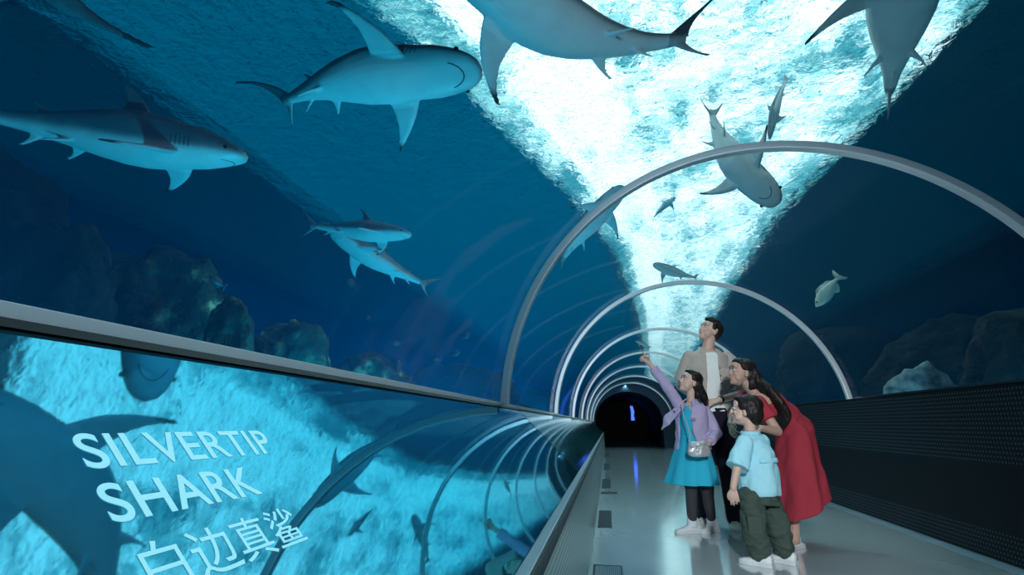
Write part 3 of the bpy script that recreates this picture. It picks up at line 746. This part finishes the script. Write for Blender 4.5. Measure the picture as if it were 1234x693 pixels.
def hand(mb, wrist, d, palm, thumb_side, h=1.0, curl=(.5,.5,.55,.6), thumb=.5, spread=.10):
    """palm: normal out of the palm; thumb_side: vector towards the thumb"""
    d = V(d).normalized(); pn = V(palm); pn = (pn-d*pn.dot(d)).normalized(); sd = V(thumb_side); sd = (sd-d*sd.dot(d)-pn*sd.dot(pn)).normalized()
    w = V(wrist)
    lens = ((.044,.025,.020),(.048,.029,.021),(.045,.027,.020),(.035,.020,.018))
    for i in range(4):
        off = (.031, .0105, -.0105, -.030)[i]; k = w+(d*(.088-.006*abs(i-1.2))+sd*off)*h
        cap(mb, w+(d*.012+sd*off*.55)*h, k, .0125*h, .0105*h, 10)
        dirv = (d+sd*(off/.031)*spread).normalized(); a = 0; p = k
        for j in range(3):
            a += curl[i]*(.8, 1.1, .8)[j]
            q = p+(dirv*math.cos(a)+pn*math.sin(a))*(lens[i][j]*h)
            cap(mb, p, q, (.0088,.0082,.0074)[j]*h, (.0082,.0074,.0062)[j]*h, 10); p = q
    b = w+(d*.026+sd*.024)*h; t1 = b+(d*.028+sd*.026+pn*.014*thumb)*h; t2 = t1+(d*(.030-.01*thumb)+sd*(.010-.012*thumb)+pn*.018*thumb)*h; t3 = t2+(d*.022-sd*.008*thumb+pn*.012*thumb)*h
    chain(mb, [b, t1, t2, t3], [.015*h,.011*h,.0095*h,.0075*h], 10)
def wrinkle(me, amp, scale, sc3=(1,1,1), seed=0):
    vs = [v.co.copy() for v in me.vertices]; ns = [v.normal.copy() for v in me.vertices]
    for v, c, n in zip(me.vertices, vs, ns):
        q = V((c.x*sc3[0], c.y*sc3[1], c.z*sc3[2]))*scale+V((seed, seed*2, 0))
        v.co = c+n*(amp*(noise.noise(q)+.5*noise.noise(q*2.3)))
def cloth(name, mb, m, o, off, voxel=.007, smooth=4, amp=.004, scale=14, sc3=(1,1,.5), seed=0):
    me = remesh(mb, voxel, smooth)
    if amp: wrinkle(me, amp, scale, sc3, seed)
    me.transform(Matrix.Translation(-off)); return link(name, me, m, o)
def shoe(o, off, heel, d, L=.26, w=.045, h=.075, m=None, low=False):
    d = V((d[0], d[1], 0)).normalized(); s = V((d.y, -d.x, 0)); heel = V((heel[0], heel[1], 0))-off
    st = ((0,.78,.7,.9),(.05,.9,.86,1),(.2,.92,.84,1.05),(.38,.86,.86,.95),(.52,.92,1,.74),(.68,1,1.05,.58),(.84,.9,.96,.48),(.95,.66,.66,.38),(1.0,.3,.3,.28))
    mb = MB(); rr = []
    for u, a, _, hh in st:
        ring = []
        for k in range(16):
            t = 2*PI*k/16; c, si = math.cos(t), math.sin(t)
            z = .012+(h*(.55 if low else 1)*hh-.012)*(.5+.5*math.copysign(abs(si)**.7, si)); ring.append(heel+d*(u*L)+s*(w*a*math.copysign(abs(c)**.8, c)*(1 if si < .2 else .8))+V((0,0,z)))
        rr.append(ring)
    mb.loft(rr); sh = mb.build('shoe', m or M_shoe, o, True)
    mb = MB(); rr = []
    for u, a, _, hh in st:
        p = heel+d*(u*L*1.02-.003); q = w*a*1.08; rr.append([p-s*q+V((0,0,.001)), p+s*q+V((0,0,.001)), p+s*q+V((0,0,.024)), p-s*q+V((0,0,.024))])
    mb.loft(rr); mb.build('sole', M_sole, sh)
    if not low:
        for u in (.42,.50,.58):
            mb = MB(); z = h*(.93, .80, .70)[(.42,.50,.58).index(u)]
            p = heel+d*(u*L)+V((0,0,z)); mb.tube([p-s*.022+V((0,0,-.008)), p+V((0,0,.003)), p+s*.022+V((0,0,-.008))], .0035, 6); mb.build('lace', M_sole, sh, True)
    return sh
def torso_rings(pts, rights, fwds, rx, ry): return [(p, r, f, a, b) for p, r, f, a, b in zip(pts, rights, fwds, rx, ry)]
GZ = lambda p: V((p.x, p.y, 0))
def finish(mb, label, skin, base, voxel=.0048):
    me = remesh(mb, voxel, 4, .45); me.transform(Matrix.Translation(-base)); o = link('person', me, skin); o.location = base
    tag(o, label, 'person'); return o

# ------------------------------------------------------------------ man
def man():
    y = 5.05; J = lambda px, py, dy=0: aty(px, py, y+dy)
    hipR, hipL = J(848,512,0), J(869,512,.03); ankR, ankL = J(850,629,.10), J(886,628,.0)
    knR, knL = J(849,572,.02), J(879,573,-.04)
    for a_ in (ankR, ankL): a_.z = .085
    base = V(((ankR.x+ankL.x)/2, y+.03, 0))
    neck = J(852,419,.0); shR, shL = J(830,430,-.02), J(876,431,.05)
    chest = J(853,448,0); waist = J(857,484,0); pel = J(858,507,.01)
    rt = (shR-shL).normalized(); fw = V((-rt.y, rt.x, 0)); fw = fw if fw.y < 0 else -fw; fw.normalize()
    rt = V((0,0,1)).cross(fw)*-1; 
    hd = Head(J(855.5,400,-.02), (-.80,-.42,.46), (.36,.05,1), 1.0)
    mb = MB(); hd.flesh(mb)
    cap(mb, neck+V((0,0,-.03)), hd.p(0,-.02,-.045), .056, .053)
    st = [(pel+V((0,0,-.06)),.15,.11),(pel,.16,.115),(waist,.14,.10),(chest+V((0,0,-.05)),.165,.115),(chest+V((0,0,.03)),.175,.11),(neck+V((0,0,-.075)),.15,.09),(neck+V((0,0,-.03)),.08,.065)]
    ell(mb, [(c, rt, fw, a, b) for c, a, b in st])
    elR, wrR = J(820,466,.06), J(840,481,.02)
    elL, wrL = J(896,474,-.04), J(866.5,482,-.19)
    chain(mb, [shR, elR, wrR], [.052,.040,.028]); chain(mb, [shL, elL, wrL], [.052,.041,.028])
    hand(mb, wrL, J(852,486,-.22)-wrL, V((-.1,.45,-1)), V((-.3,-.2,.9)), 1.0, (.30,.32,.34,.38), .5)
    hand(mb, wrR, V((.9,-.2,-.2)), V((0,-.6,-.8)), V((0,-.3,.9)), 1.0, (.4,.4,.4,.4))
    chain(mb, [hipR, knR, ankR], [.085,.058,.042]); chain(mb, [hipL, knL, ankL], [.085,.058,.042])
    for a_, d in ((ankR, V((-.5,-.8,0))), (ankL, V((-.25,-.95,0)))):
        d.normalize(); cap(mb, a_+V((0,0,-.045)), a_+d*.14+V((0,0,-.06)), .035, .022)
    o = finish(mb, 'tall dark-haired man in an open beige shirt gazing up at the sharks', M_skin, base)
    hd.features(o, base)
    # hair: short, full on top
    m = MB(); R = hd.rot(); B_ = lambda r, f, u, rad: m.ball(hd.p(r, f, u), rad, 16, 12, R)
    B_(0,-.030,.062,(.079,.090,.070)); B_(0,-.055,.02,(.074,.062,.082)); B_(0,.040,.104,(.058,.052,.030)); B_(.02,.062,.108,(.034,.026,.022)); B_(-.02,.052,.112,(.034,.03,.022)); B_(0,-.01,.115,(.06,.06,.03))
    for g in (1,-1): B_(g*.068,.012,.045,(.012,.030,.036))
    cloth('hair', m, M_hair, o, base, .006, 9, .004, 40)
    # white tee
    m = MB(); ell(m, [(c, rt, fw, a+.008, b+.006) for c, a, b in [(waist+V((0,0,-.10)),.15,.115)]+st[2:6]]+[(neck+V((0,0,-.045)), rt, fw, .090, .072)])
    cloth('t_shirt', m, M_tee, o, base, .008, 3, .003)
    # open overshirt: C-shaped section, sleeves
    m = MB(); rr = []
    secs = [(pel+V((0,0,-.03)),.185,.145,1.05),(waist+V((0,0,.0)),.178,.138,.80),(chest+V((0,0,-.05)),.196,.142,.50),(chest+V((0,0,.03)),.206,.136,.46),(neck+V((0,0,-.085)),.185,.116,.50),(neck+V((0,0,-.045)),.125,.098,.62),(neck+V((0,0,-.016)),.088,.086,.80)]
    for c, a, b, gap in secs:
        gap *= .62
        ring = []; n = 40
        for k in range(n+1):
            t = PI/2+gap+(2*PI-2*gap)*k/n; ring.append(c+rt*(a*math.cos(t))+fw*(b*math.sin(t)))
        for k in range(n, -1, -1):
            t = PI/2+gap+(2*PI-2*gap)*k/n; ring.append(c+rt*((a-.016)*math.cos(t))+fw*((b-.016)*math.sin(t)))
        rr.append(ring)
    m.loft(rr)
    def sleeve(a, b, u, r0, r1):
        e_ = a.lerp(b, u); cap(m, a+(b-a).normalized()*-.01, a.lerp(b, .3), r0, r0); m.loft(_cyl(a, e_, r0, r1))
    sleeve(shR, elR, .80, .058, .084); sleeve(shL, elL, .82, .058, .082)
    sh = cloth('shirt', m, M_beige, o, base, .0075, 4, .007, 12, (1,1,.4), 3)
    for g in (1,-1):       # collar flaps
        m = MB(); a = neck+V((0,0,.012)); q = [a+rt*(g*.074)+fw*-.01, a+rt*(g*.060)+fw*.055+V((0,0,-.012)), a+rt*(g*.088)+fw*.098+V((0,0,-.085)), a+rt*(g*.120)+fw*.040+V((0,0,-.050))]
        m.add([p-base for p in q]+[p-base+V((0,0,-.012))-fw*.008 for p in q], [(0,1,2,3),(7,6,5,4),(0,4,5,1),(1,5,6,2),(2,6,7,3),(3,7,4,0)]); m.build('collar', M_beige, sh, bevel=.003)
    m = MB(); c = chest+rt*-.105+fw*.128+V((0,0,-.035)); m.add([c-base+rt*x+fw*yy_+V((0,0,z)) for x in (-.045,.045) for yy_ in (-.01,.006) for z in (-.06,.05)], [(0,1,3,2),(4,6,7,5),(0,4,5,1),(2,3,7,6),(0,2,6,4),(1,5,7,3)]); m.build('pocket', M_beige, sh, bevel=.004)
    for i in range(4):
        c = chest+rt*-.062+fw*(.136-.004*i)+V((0,0,.02-.07*i)); m = MB(); m.ball(c-base, (.007,.005,.007), 8, 6); m.build('button', M_button, sh, True)
    # trousers
    m = MB(); ell(m, [(waist+V((0,0,-.06)), rt, fw, .150, .118),(pel, rt, fw, .178,.134),(pel+V((0,0,-.09)), rt, fw, .172,.128)])
    for h_, k_, a_ in ((hipR, knR, ankR), (hipL, knL, ankL)): chain(m, [h_+V((0,0,-.02)), k_, a_+V((0,0,.0))], [.108,.088,.072], 16)
    cloth('trousers', m, M_navy, o, base, .008, 4, .006, 9, (1,1,.5), 5)
    for a_, d in ((ankR, V((-.5,-.8,0))), (ankL, V((-.25,-.95,0)))):
        d.normalize(); shoe(o, base, a_-d*.07, d, .275, .048, .085, M_cream)
    m = MB(); ax = (elL-wrL).normalized(); c = wrL+ax*.022-base; m.loft(_cyl(c-ax*.010, c+ax*.010, .033, .033)); w = m.build('watch', M_watch, o, True)
    q = V((-.1,-.9,.5)); q = (q-ax*q.dot(ax)).normalized(); m = MB(); m.loft(_cyl(c+q*.028, c+q*.037, .017, .016)); m.build('watch_face', M_button, w)
    return o
def _cyl(a, b, r0, r1, n=20, k=6):
    a, b = V(a), V(b); t = (b-a).normalized(); up = V((0,0,1)) if abs(t.z) < .9 else V((1,0,0)); x = t.cross(up).normalized(); y = x.cross(t)
    return [[a.lerp(b, i/k)+x*(math.cos(2*PI*j/n)*(r0+(r1-r0)*i/k))+y*(math.sin(2*PI*j/n)*(r0+(r1-r0)*i/k)) for j in range(n)] for i in range(k+1)]

# ------------------------------------------------------------------ girl
def girl():
    y = 4.72; J = lambda px, py, dy=0: aty(px, py, y+dy)
    ankR, ankL = J(834,627,.06), J(858,630,.14)
    for a_ in (ankR, ankL): a_.z = .075
    base = V(((ankR.x+ankL.x)/2, y+.1, 0))
    hipR, hipL = J(826,548,.02), J(845,548,.12); knR, knL = J(833,590,.0), J(852,592,.06)
    neck = J(833,482,.06); shR, shL = J(819,489,0), J(847,492,.10); chest = J(833,504,.06); waist = J(834,524,.07); pel = J(835,546,.08)
    fw = V((-.72,-.69,0)).normalized(); rt = fw.cross(V((0,0,1)))
    hd = Head(J(832,461,.04), (-.88,-.32,.34), (.28,0,1), .90)
    mb = MB(); hd.flesh(mb); cap(mb, neck+V((0,0,-.02)), hd.p(0,-.02,-.05), .040, .040)
    st = [(pel+V((0,0,-.05)),.115,.09),(pel,.12,.095),(waist,.10,.08),(chest,.115,.085),(neck+V((0,0,-.065)),.11,.07),(neck+V((0,0,-.025)),.055,.045)]
    ell(mb, [(c, rt, fw, a, b) for c, a, b in st])
    elR, wrR = J(799,459,-.05), J(782,437,-.10); elL, wrL = J(863,522,.05), J(853.5,535,-.12)
    chain(mb, [shR, elR, wrR], [.036,.028,.020]); chain(mb, [shL, elL, wrL], [.036,.028,.020])
    hand(mb, wrR, J(773,428,-.13)-wrR, V((.3,-.3,-.9)), V((.3,-.9,.3)), .82, (.05,1.15,1.2,1.25), .9)
    hand(mb, wrL, J(848,545,-.16)-wrL, V((-.8,.5,0)), V((-.6,-.7,.2)), .82, (.5,.55,.6,.65), .6)
    chain(mb, [hipR, knR, ankR], [.062,.044,.031]); chain(mb, [hipL, knL, ankL], [.062,.044,.031])
    ds = (V((-.93,-.36,0)), V((-.75,-.66,0)))
    for a_, d in zip((ankR, ankL), ds): cap(mb, a_+V((0,0,-.04)), a_+d*.11+V((0,0,-.05)), .028, .018)
    o = finish(mb, 'girl in a lavender jacket and cyan dress pointing up with her arm', M_skin, base, .0042)
    hd.features(o, base)
    m = MB(); R = hd.rot(); B_ = lambda r, f, u, rad: m.ball(hd.p(r, f, u), tuple(q*.9 for q in rad), 16, 12, R)
    B_(0,-.028,.058,(.081,.086,.070)); B_(0,-.060,.0,(.080,.062,.090)); B_(0,.030,.092,(.062,.052,.032))
    for g in (1,-1): B_(g*.068,.0,.050,(.014,.040,.040))
    B_(0,-.085,-.07,(.072,.045,.085)); 
    top = hd.p(0,-.075,-.02)
    for k in range(7):
        a = (k-3)/3; tip = J(853+3*a,492+3*math.cos(a*3),.12+.05*a); chain(m, [top+hd.r*(a*.055), top.lerp(tip, .5)+hd.r*(a*.03)-hd.f*.02, tip], [.032,.030,.014])
    cloth('hair', m, M_hair, o, base, .006, 9, .004, 40)
    # dress: bodice then pleated skirt
    hem = J(833,583,.06); hem.z += .0
    m = MB(); pl = lambda s, a: (.045*min(1, max(0, s-2)/3)*math.sin(9*a+.6)+.03*min(1, max(0, s-2)/3)*math.sin(4*a))
    ell(m, [(neck+V((0,0,-.05)), rt, fw, .085,.065),(chest, rt, fw, .128,.098),(waist, rt, fw, .122,.098),(waist.lerp(hem,.3), rt, fw, .155,.130),(waist.lerp(hem,.65), rt, fw, .195,.165),(hem, rt, fw, .232,.20)], 60, 2.0, pl)
    cloth('dress', m, M_cyan, o, base, .007, 2, .003, 10)
    # jacket: open in front, long sleeves
    m = MB(); rr = []
    for c, a, b, g0, g1 in ((pel+V((0,0,.03)),.165,.145,.95,.25),(waist,.150,.128,.70,.28),(chest,.150,.116,.50,.30),(neck+V((0,0,-.07)),.135,.092,.45,.32),(neck+V((0,0,-.03)),.082,.068,.6,.45),(neck+V((0,0,-.004)),.062,.062,.75,.6)):
        ring = []; n = 36
        for k in range(n+1):
            t = PI/2+g1+(2*PI-g0-g1)*k/n; t = PI/2+g0+(2*PI-g0-g1)*k/n if True else t
            ring.append(c+rt*(-a*math.cos(t))*-1+fw*(b*math.sin(t)))
        ring += [c+(p-c)*(1-.014/a) for p in reversed(ring)]
        rr.append(ring)
    m.loft(rr)
    cap(m, shR, shR.lerp(elR, .4), .050, .046); m.loft(_cyl(shR, elR, .050, .044)); cap(m, elR, elR, .044, .044); m.loft(_cyl(elR, elR.lerp(wrR, .72), .044, .042))
    cap(m, shL, shL.lerp(elL, .4), .052, .048); m.loft(_cyl(shL, elL, .052, .050)); cap(m, elL, elL.lerp(wrL, .1), .050, .048); m.loft(_cyl(elL, elL.lerp(wrL, .78), .049, .044))
    # right front panel swinging out
    q = [J(812,492,-.06), J(822,492,-.09), J(806,512,-.16), J(796,519,-.10), J(801,500,-.02)]
    m.add([p for p in q]+[p+V((.012,.016,0)) for p in q], [(0,1,2,3,4),(9,8,7,6,5)]+[(i,(i+1)%5,(i+1)%5+5,i+5) for i in range(5)])
    jk = cloth('jacket', m, M_lav, o, base, .0065, 3, .009, 15, (1,1,.6), 2)
    for g in (1,-1):
        a = neck+V((0,0,.0)); mm = MB(); q = [a+rt*(g*.052)-fw*.01, a+rt*(g*.036)+fw*.05+V((0,0,-.01)), a+rt*(g*.068)+fw*.085+V((0,0,-.055)), a+rt*(g*.092)+fw*.03+V((0,0,-.03))]
        mm.add([p-base+V((0,0,.008)) for p in q]+[p-base+V((0,0,-.006))-fw*.008 for p in q], [(0,1,2,3),(7,6,5,4),(0,4,5,1),(1,5,6,2),(2,6,7,3),(3,7,4,0)]); mm.build('collar', M_lav, jk, bevel=.003)
    c = chest-rt*.085+fw*.108+V((0,0,-.01)); mm = MB(); mm.add([c-base+rt*x+fw*(yy_-.3*abs(x+.03))+V((0,0,z)) for x in (-.035,.035) for yy_ in (-.012,.004) for z in (-.012,.012)], [(0,1,3,2),(4,6,7,5),(0,4,5,1),(2,3,7,6),(0,2,6,4),(1,5,7,3)]); mm.build('pocket_flap', M_lav, jk, bevel=.003)
    # shade on the legs put into a dark covering; socks and shoes
    for h_, k_, a_, d in zip((hipR, hipL), (knR, knL), (ankR, ankL), ds):
        m = MB(); chain(m, [h_.lerp(k_, .5), k_, k_.lerp(a_, .4), a_], [.062,.050,.048,.037]); cloth('leg_shade', m, M_legshade, o, base, .006, 3, .002, 12)
        m = MB(); m.loft(_cyl(a_+V((0,0,.06)), a_+V((0,0,-.03)), .041, .046)); m.v = [tuple(V(p)-base) for p in m.v]; m.build('sock', M_whitesock, o, True)
        shoe(o, base, a_-d*.055, d, .215, .040, .075, M_shoe)
    # small bag worn across the body: a thing she carries
    bag = J(842,541,-.22); e = empty('shoulder_bag', bag); tag(e, 'small silver pouch bag hanging at the hip of the pointing girl', 'bag')
    m = MB(); rr = []
    sx = V((.98,.2,0)).normalized(); sy = V((-.2,.98,0))
    for z, a, b in ((-.062,.055,.02),(-.056,.085,.032),(-.02,.098,.038),(.02,.088,.034),(.05,.070,.024),(.058,.06,.012)):
        rr.append([sx*(a*math.cos(2*PI*k/20))+sy*(b*math.sin(2*PI*k/20))+V((0,0,z)) for k in range(20)])
    m.loft(rr); me = remesh(m, .005, 2); wrinkle(me, .005, 30); link('pouch', me, M_pouch, e)
    m = MB(); m.tube([sx*(.085*math.cos(t))-sy*(.036)+V((0,0,.028+.012*math.sin(t*2))) for t in [PI*i/10 for i in range(11)]], .0035, 6); m.build('zip', M_strap, e, True)
    m = MB(); pts = spline([bag+sx*-.075+V((0,0,.045)), J(831,522,-.20), J(824,500,-.14), J(822,486,-.07), J(833,481,.10), J(848,500,.20), J(856,525,.12), bag+sx*.08+V((0,0,.045))], 6)
    m.tube([p-bag for p in pts], .006, 8); m.build('strap', M_strap, e, True)
    return o

# ------------------------------------------------------------------ boy
def boy():
    y = 3.86; J = lambda px, py, dy=0: aty(px, py, y+dy)
    ankL, ankR = J(916,676,-.06), J(945,673,.04)
    for a_ in (ankR, ankL): a_.z = .06
    base = V(((ankR.x+ankL.x)/2, y, 0))
    hipL, hipR = J(905,600,-.05), J(926,600,.07); knL, knR = J(909,640,-.08), J(938,638,.02)
    neck = J(904,521,.0); shL, shR = J(898,534,-.10), J(919,532,.10); chest = J(911,545,.01); waist = J(915,572,.01); pel = J(916,594,.01)
    fw = V((-.86,.50,0)).normalized(); rt = fw.cross(V((0,0,1)))
    hd = Head(J(899,496,.0), (-.86,.34,.18), (.12,0,1), .93)
    mb = MB(); hd.flesh(mb); cap(mb, neck+V((0,0,-.02)), hd.p(0,-.025,-.05), .040, .040)
    st = [(pel+V((0,0,-.04)),.095,.08),(pel,.10,.085),(waist,.095,.085),(chest,.108,.085),(neck+V((0,0,-.055)),.115,.07),(neck+V((0,0,-.02)),.055,.05)]
    ell(mb, [(c, rt, fw, a, b) for c, a, b in st])
    elL, wrL = J(888,565,-.16), J(883.5,588,-.17); elR, wrR = J(915,560,.24), J(895,580,.25)
    chain(mb, [shL, elL, wrL], [.036,.028,.021]); chain(mb, [shR, elR, wrR], [.036,.028,.021])
    hand(mb, wrL, V((.05,.05,-1)), V((.2,1,0)), V((-1,.1,0)), .72, (.35,.4,.45,.5), .4); hand(mb, wrR, V((-.5,0,-.8)), V((0,-1,0)), V((-1,0,.2)), .72)
    chain(mb, [hipL, knL, ankL], [.06,.045,.032]); chain(mb, [hipR, knR, ankR], [.06,.045,.032])
    ds = (V((-.86,.50,0)), V((-.80,.60,0)))
    for a_, d in zip((ankL, ankR), ds): cap(mb, a_+V((0,0,-.03)), a_+d*.1+V((0,0,-.04)), .026, .017)
    o = finish(mb, 'little boy in a pale blue shirt and olive trousers, back half turned', M_skin, base, .0042)
    hd.features(o, base)
    m = MB(); R = hd.rot(); B_ = lambda r, f, u, rad: m.ball(hd.p(r, f, u), tuple(q*.93 for q in rad), 16, 12, R)
    B_(0,-.024,.056,(.088,.094,.076)); B_(0,-.066,.0,(.084,.058,.085)); B_(0,.040,.082,(.072,.052,.034)); B_(0,-.070,-.05,(.066,.042,.040))
    for g in (1,-1): B_(g*.073,.012,.040,(.016,.040,.038)); B_(g*.072,-.034,.0,(.014,.034,.045))
    cloth('hair', m, M_hair, o, base, .006, 9, .005, 34)
    # boxy shirt
    m = MB(); hemc = pel+V((0,0,-.012))
    ell(m, [(hemc, rt, fw, .128,.120),(hemc+V((0,0,.03)), rt, fw, .134,.128),(waist, rt, fw, .130,.122),(chest, rt, fw, .136,.115),(neck+V((0,0,-.06)), rt, fw, .132,.092),(neck+V((0,0,-.022)), rt, fw, .072,.066),(neck+V((0,0,.006)), rt, fw, .058,.056)])
    for s_, e_ in ((shL, elL), (shR, elR)): cap(m, s_, s_.lerp(e_, .3), .052, .058); m.loft(_cyl(s_, s_.lerp(e_, .95), .052, .074))
    sh = cloth('shirt', m, M_sky, o, base, .0065, 3, .010, 13, (1,1,.6), 7)
    m = MB(); c0 = chest+V((0,0,-.055)); rr = []      # back yoke seam hanging as a flap
    for z, g in ((0.022,.004),(-.004,.009),(-.008,.004)):
        ring = []
        for k in range(25):
            t = -PI/2-1.15+2.3*k/24; ring.append(c0+rt*((.134+g)*math.cos(t))+fw*((.121+g)*math.sin(t))+V((0,0,z))-base)
        ring += [p-(p-(c0-base)).normalized()*.012 for p in reversed(ring)]
        rr.append(ring)
    m.loft(rr); m.build('back_flap', M_sky, sh, True)
    m = MB(); c0 = neck+V((0,0,-.005)); m.loft([[c0+rt*(a*math.cos(2*PI*k/24))+fw*(b*math.sin(2*PI*k/24))+V((0,0,z))-base for k in range(24)] for z, a, b in ((-.016,.076,.070),(.012,.066,.062),(.014,.056,.052),(-.016,.060,.056))], closed=True); m.build('collar', M_sky, sh, True)
    # baggy trousers
    m = MB(); ell(m, [(pel+V((0,0,.0)), rt, fw, .116,.106),(pel+V((0,0,-.07)), rt, fw, .120,.108)])
    for h_, k_, a_ in ((hipL, knL, ankL), (hipR, knR, ankR)): chain(m, [h_, k_, a_+V((0,0,.06)), a_+V((0,0,.02))], [.076,.076,.074,.060], 16)
    tr = cloth('trousers', m, M_olive, o, base, .0065, 3, .016, 12, (1,1,1.5), 9)
    c = hipL.lerp(knL, .75)+V((-.01,-.082,0)); mm = MB(); mm.add([c-base+V((x,yy_+.5*abs(x)*.6,z)) for x in (-.045,.045) for yy_ in (-.014,.02) for z in (-.06,.05)], [(0,1,3,2),(4,6,7,5),(0,4,5,1),(2,3,7,6),(0,2,6,4),(1,5,7,3)]); mm.build('cargo_pocket', M_olive, tr, bevel=.008)
    for a_, d in zip((ankL, ankR), ds): shoe(o, base, a_-d*.075, d, .205, .040, .072, M_shoe)
    return o

# ------------------------------------------------------------------ woman
def woman():
    y = 4.42; J = lambda px, py, dy=0: aty(px, py, y+dy)
    ankL, ankR = J(958,648,-.06), J(951,636,.22)
    for a_ in (ankR, ankL): a_.z = .07
    base = V(((ankR.x+ankL.x)/2, y+.08, 0))
    pel = J(957,520,.06); waist = J(943,503,.02); chest = J(926,489,-.04); neck = J(908,472,-.08)
    hd = Head(J(893.5,450,-.10), (-.93,-.26,.20), (-.10,0,1), .97)
    fwd_low = V((-.95,-.25,0)).normalized(); rt = fwd_low.cross(V((0,0,1)))     # her right is away from the camera
    def fr(ax): ax = ax.normalized(); f = ax.cross(rt)*-1; f = f if f.dot(fwd_low-V((0,0,.6))) > 0 else -f; return f.normalized()
    ax1 = (chest-waist); f1 = fr(ax1); f0 = fwd_low
    shL, shR = J(915,487,-.20), J(900,478,.10)
    mb = MB(); hd.flesh(mb); cap(mb, neck, hd.p(0,-.03,-.045), .047, .045)
    st = [(pel+V((0,0,-.09)),f0,.125,.095),(pel,f0,.130,.095),(waist,f1,.105,.080),(chest,f1,.145,.11),(chest.lerp(neck,.6),f1,.14,.085),(neck,f1,.06,.055)]
    ell(mb, [(c, rt, f, a, b) for c, f, a, b in st])
    elL, wrL = J(937,520,-.27), J(917,516,-.40); elR, wrR = J(884,497,.10), J(880,512,-.1)
    chain(mb, [shL, elL, wrL], [.042,.034,.024]); chain(mb, [shR, elR, wrR], [.042,.034,.024])
    hand(mb, wrL, J(903,515,-.44)-wrL, V((0,.4,-.9)), V((-.3,-.6,.7)), .9, (.3,.32,.35,.4), .4); hand(mb, wrR, V((-.1,-.7,-.5)), V((.8,0,-.3)), V((-.4,0,.8)), .9)
    hipL, hipR = pel+V((.0,-.08,-.05)), pel+V((0,.08,-.05)); knL, knR = J(956,588,-.06), J(951,585,.12)
    chain(mb, [hipL, knL, ankL], [.068,.050,.035]); chain(mb, [hipR, knR, ankR], [.068,.050,.035])
    d1, d2 = V((-.72,-.69,0)), V((-.9,-.4,0))
    for a_, d in ((ankL, d1), (ankR, d2)): cap(mb, a_+V((0,0,-.035)), a_+d*.14+V((0,0,-.05)), .031, .02)
    o = finish(mb, 'long-haired woman in a red dress stooping behind the boy', M_skin2, base)
    hd.features(o, base)
    m = MB(); R = hd.rot(); B_ = lambda r, f, u, rad: m.ball(hd.p(r, f, u), tuple(q*.97 for q in rad), 16, 12, R)
    B_(0,-.026,.056,(.083,.090,.074)); B_(0,-.064,.0,(.082,.062,.090)); B_(0,.032,.090,(.062,.050,.032)); B_(0,-.080,-.06,(.074,.050,.080))
    for g in (1,-1): B_(g*.070,.004,.052,(.014,.044,.040))
    for k in range(9):
        a = (k-4)/4; t0 = hd.p(.05*a,-.085,.02)
        pts = spline([t0, J(921+5*a,466+2*a,-.17-.03*a), J(934+7*a,484+2*a,-.18-.05*a), J(941+8*a,503-3*a*a,-.16-.06*a), J(944+5*a,516-6*a*a,-.15-.06*a)], 3)
        rr_ = [.036,.037,.037,.036,.035,.034,.033,.032,.030,.027,.022,.016,.009]; chain(m, pts, rr_[:len(pts)])
    cloth('hair', m, M_hair, o, base, .0065, 8, .006, 30)
    m = MB(); m.ball(hd.p(-.078,-.006,-.048)-base, .006, 8, 6); m.build('earring', M_silver, o, True)
    # dress
    m = MB(); pl = lambda s, a: (max(0, min(1, (s-3)/3))*(.06*math.sin(8*a)+.04*math.sin(5*a+1)))
    hem = J(962,614,.02); hl = hem-pel
    tiltx = V((1,0,.0)).normalized()
    rX = V((1,.1,.42)).normalized()            # hem rises to the right where the skirt swings out
    rY = V((-.1,1,0)).normalized()
    rings = [(chest.lerp(neck,.72), rt, f1, .088,.078),(chest.lerp(neck,.3), rt, f1, .150,.112),(chest, rt, f1, .160,.126),(waist, rt, f1, .140,.118)]
    ell(m, rings, 60, 2.1)
    rings = [(waist, rt, f1, .138,.116),(pel+V((0,0,.0)), rY, V((1,.1,.15)).normalized(), .170,.128),(pel.lerp(hem,.4), rY, V((1,.1,.25)).normalized(), .205,.156),(pel.lerp(hem,.75), rY, V((1,.1,.36)).normalized(), .238,.195),(hem, rY, rX, .260,.225)]
    cap(m, waist, pel, .125, .145, 20); cap(m, chest, waist, .12, .135, 20)
    ell(m, rings, 72, 2.0, lambda s, a: s/4*(.085*math.sin(7*a)+.05*math.sin(4*a+1)))
    for s_, e_ in ((shL, elL), (shR, elR)): cap(m, s_, s_.lerp(e_, .30), .058, .062); m.loft(_cyl(s_, s_.lerp(e_, .58), .058, .070))
    dr = cloth('dress', m, M_red, o, base, .0075, 3, .013, 9, (1,1,.45), 4)
    for a_, d in ((ankL, d1), (ankR, d2)): shoe(o, base, a_-d*.065, d, .24, .040, .075, M_shoe, True)
    return o
man(); girl(); boy(); woman()
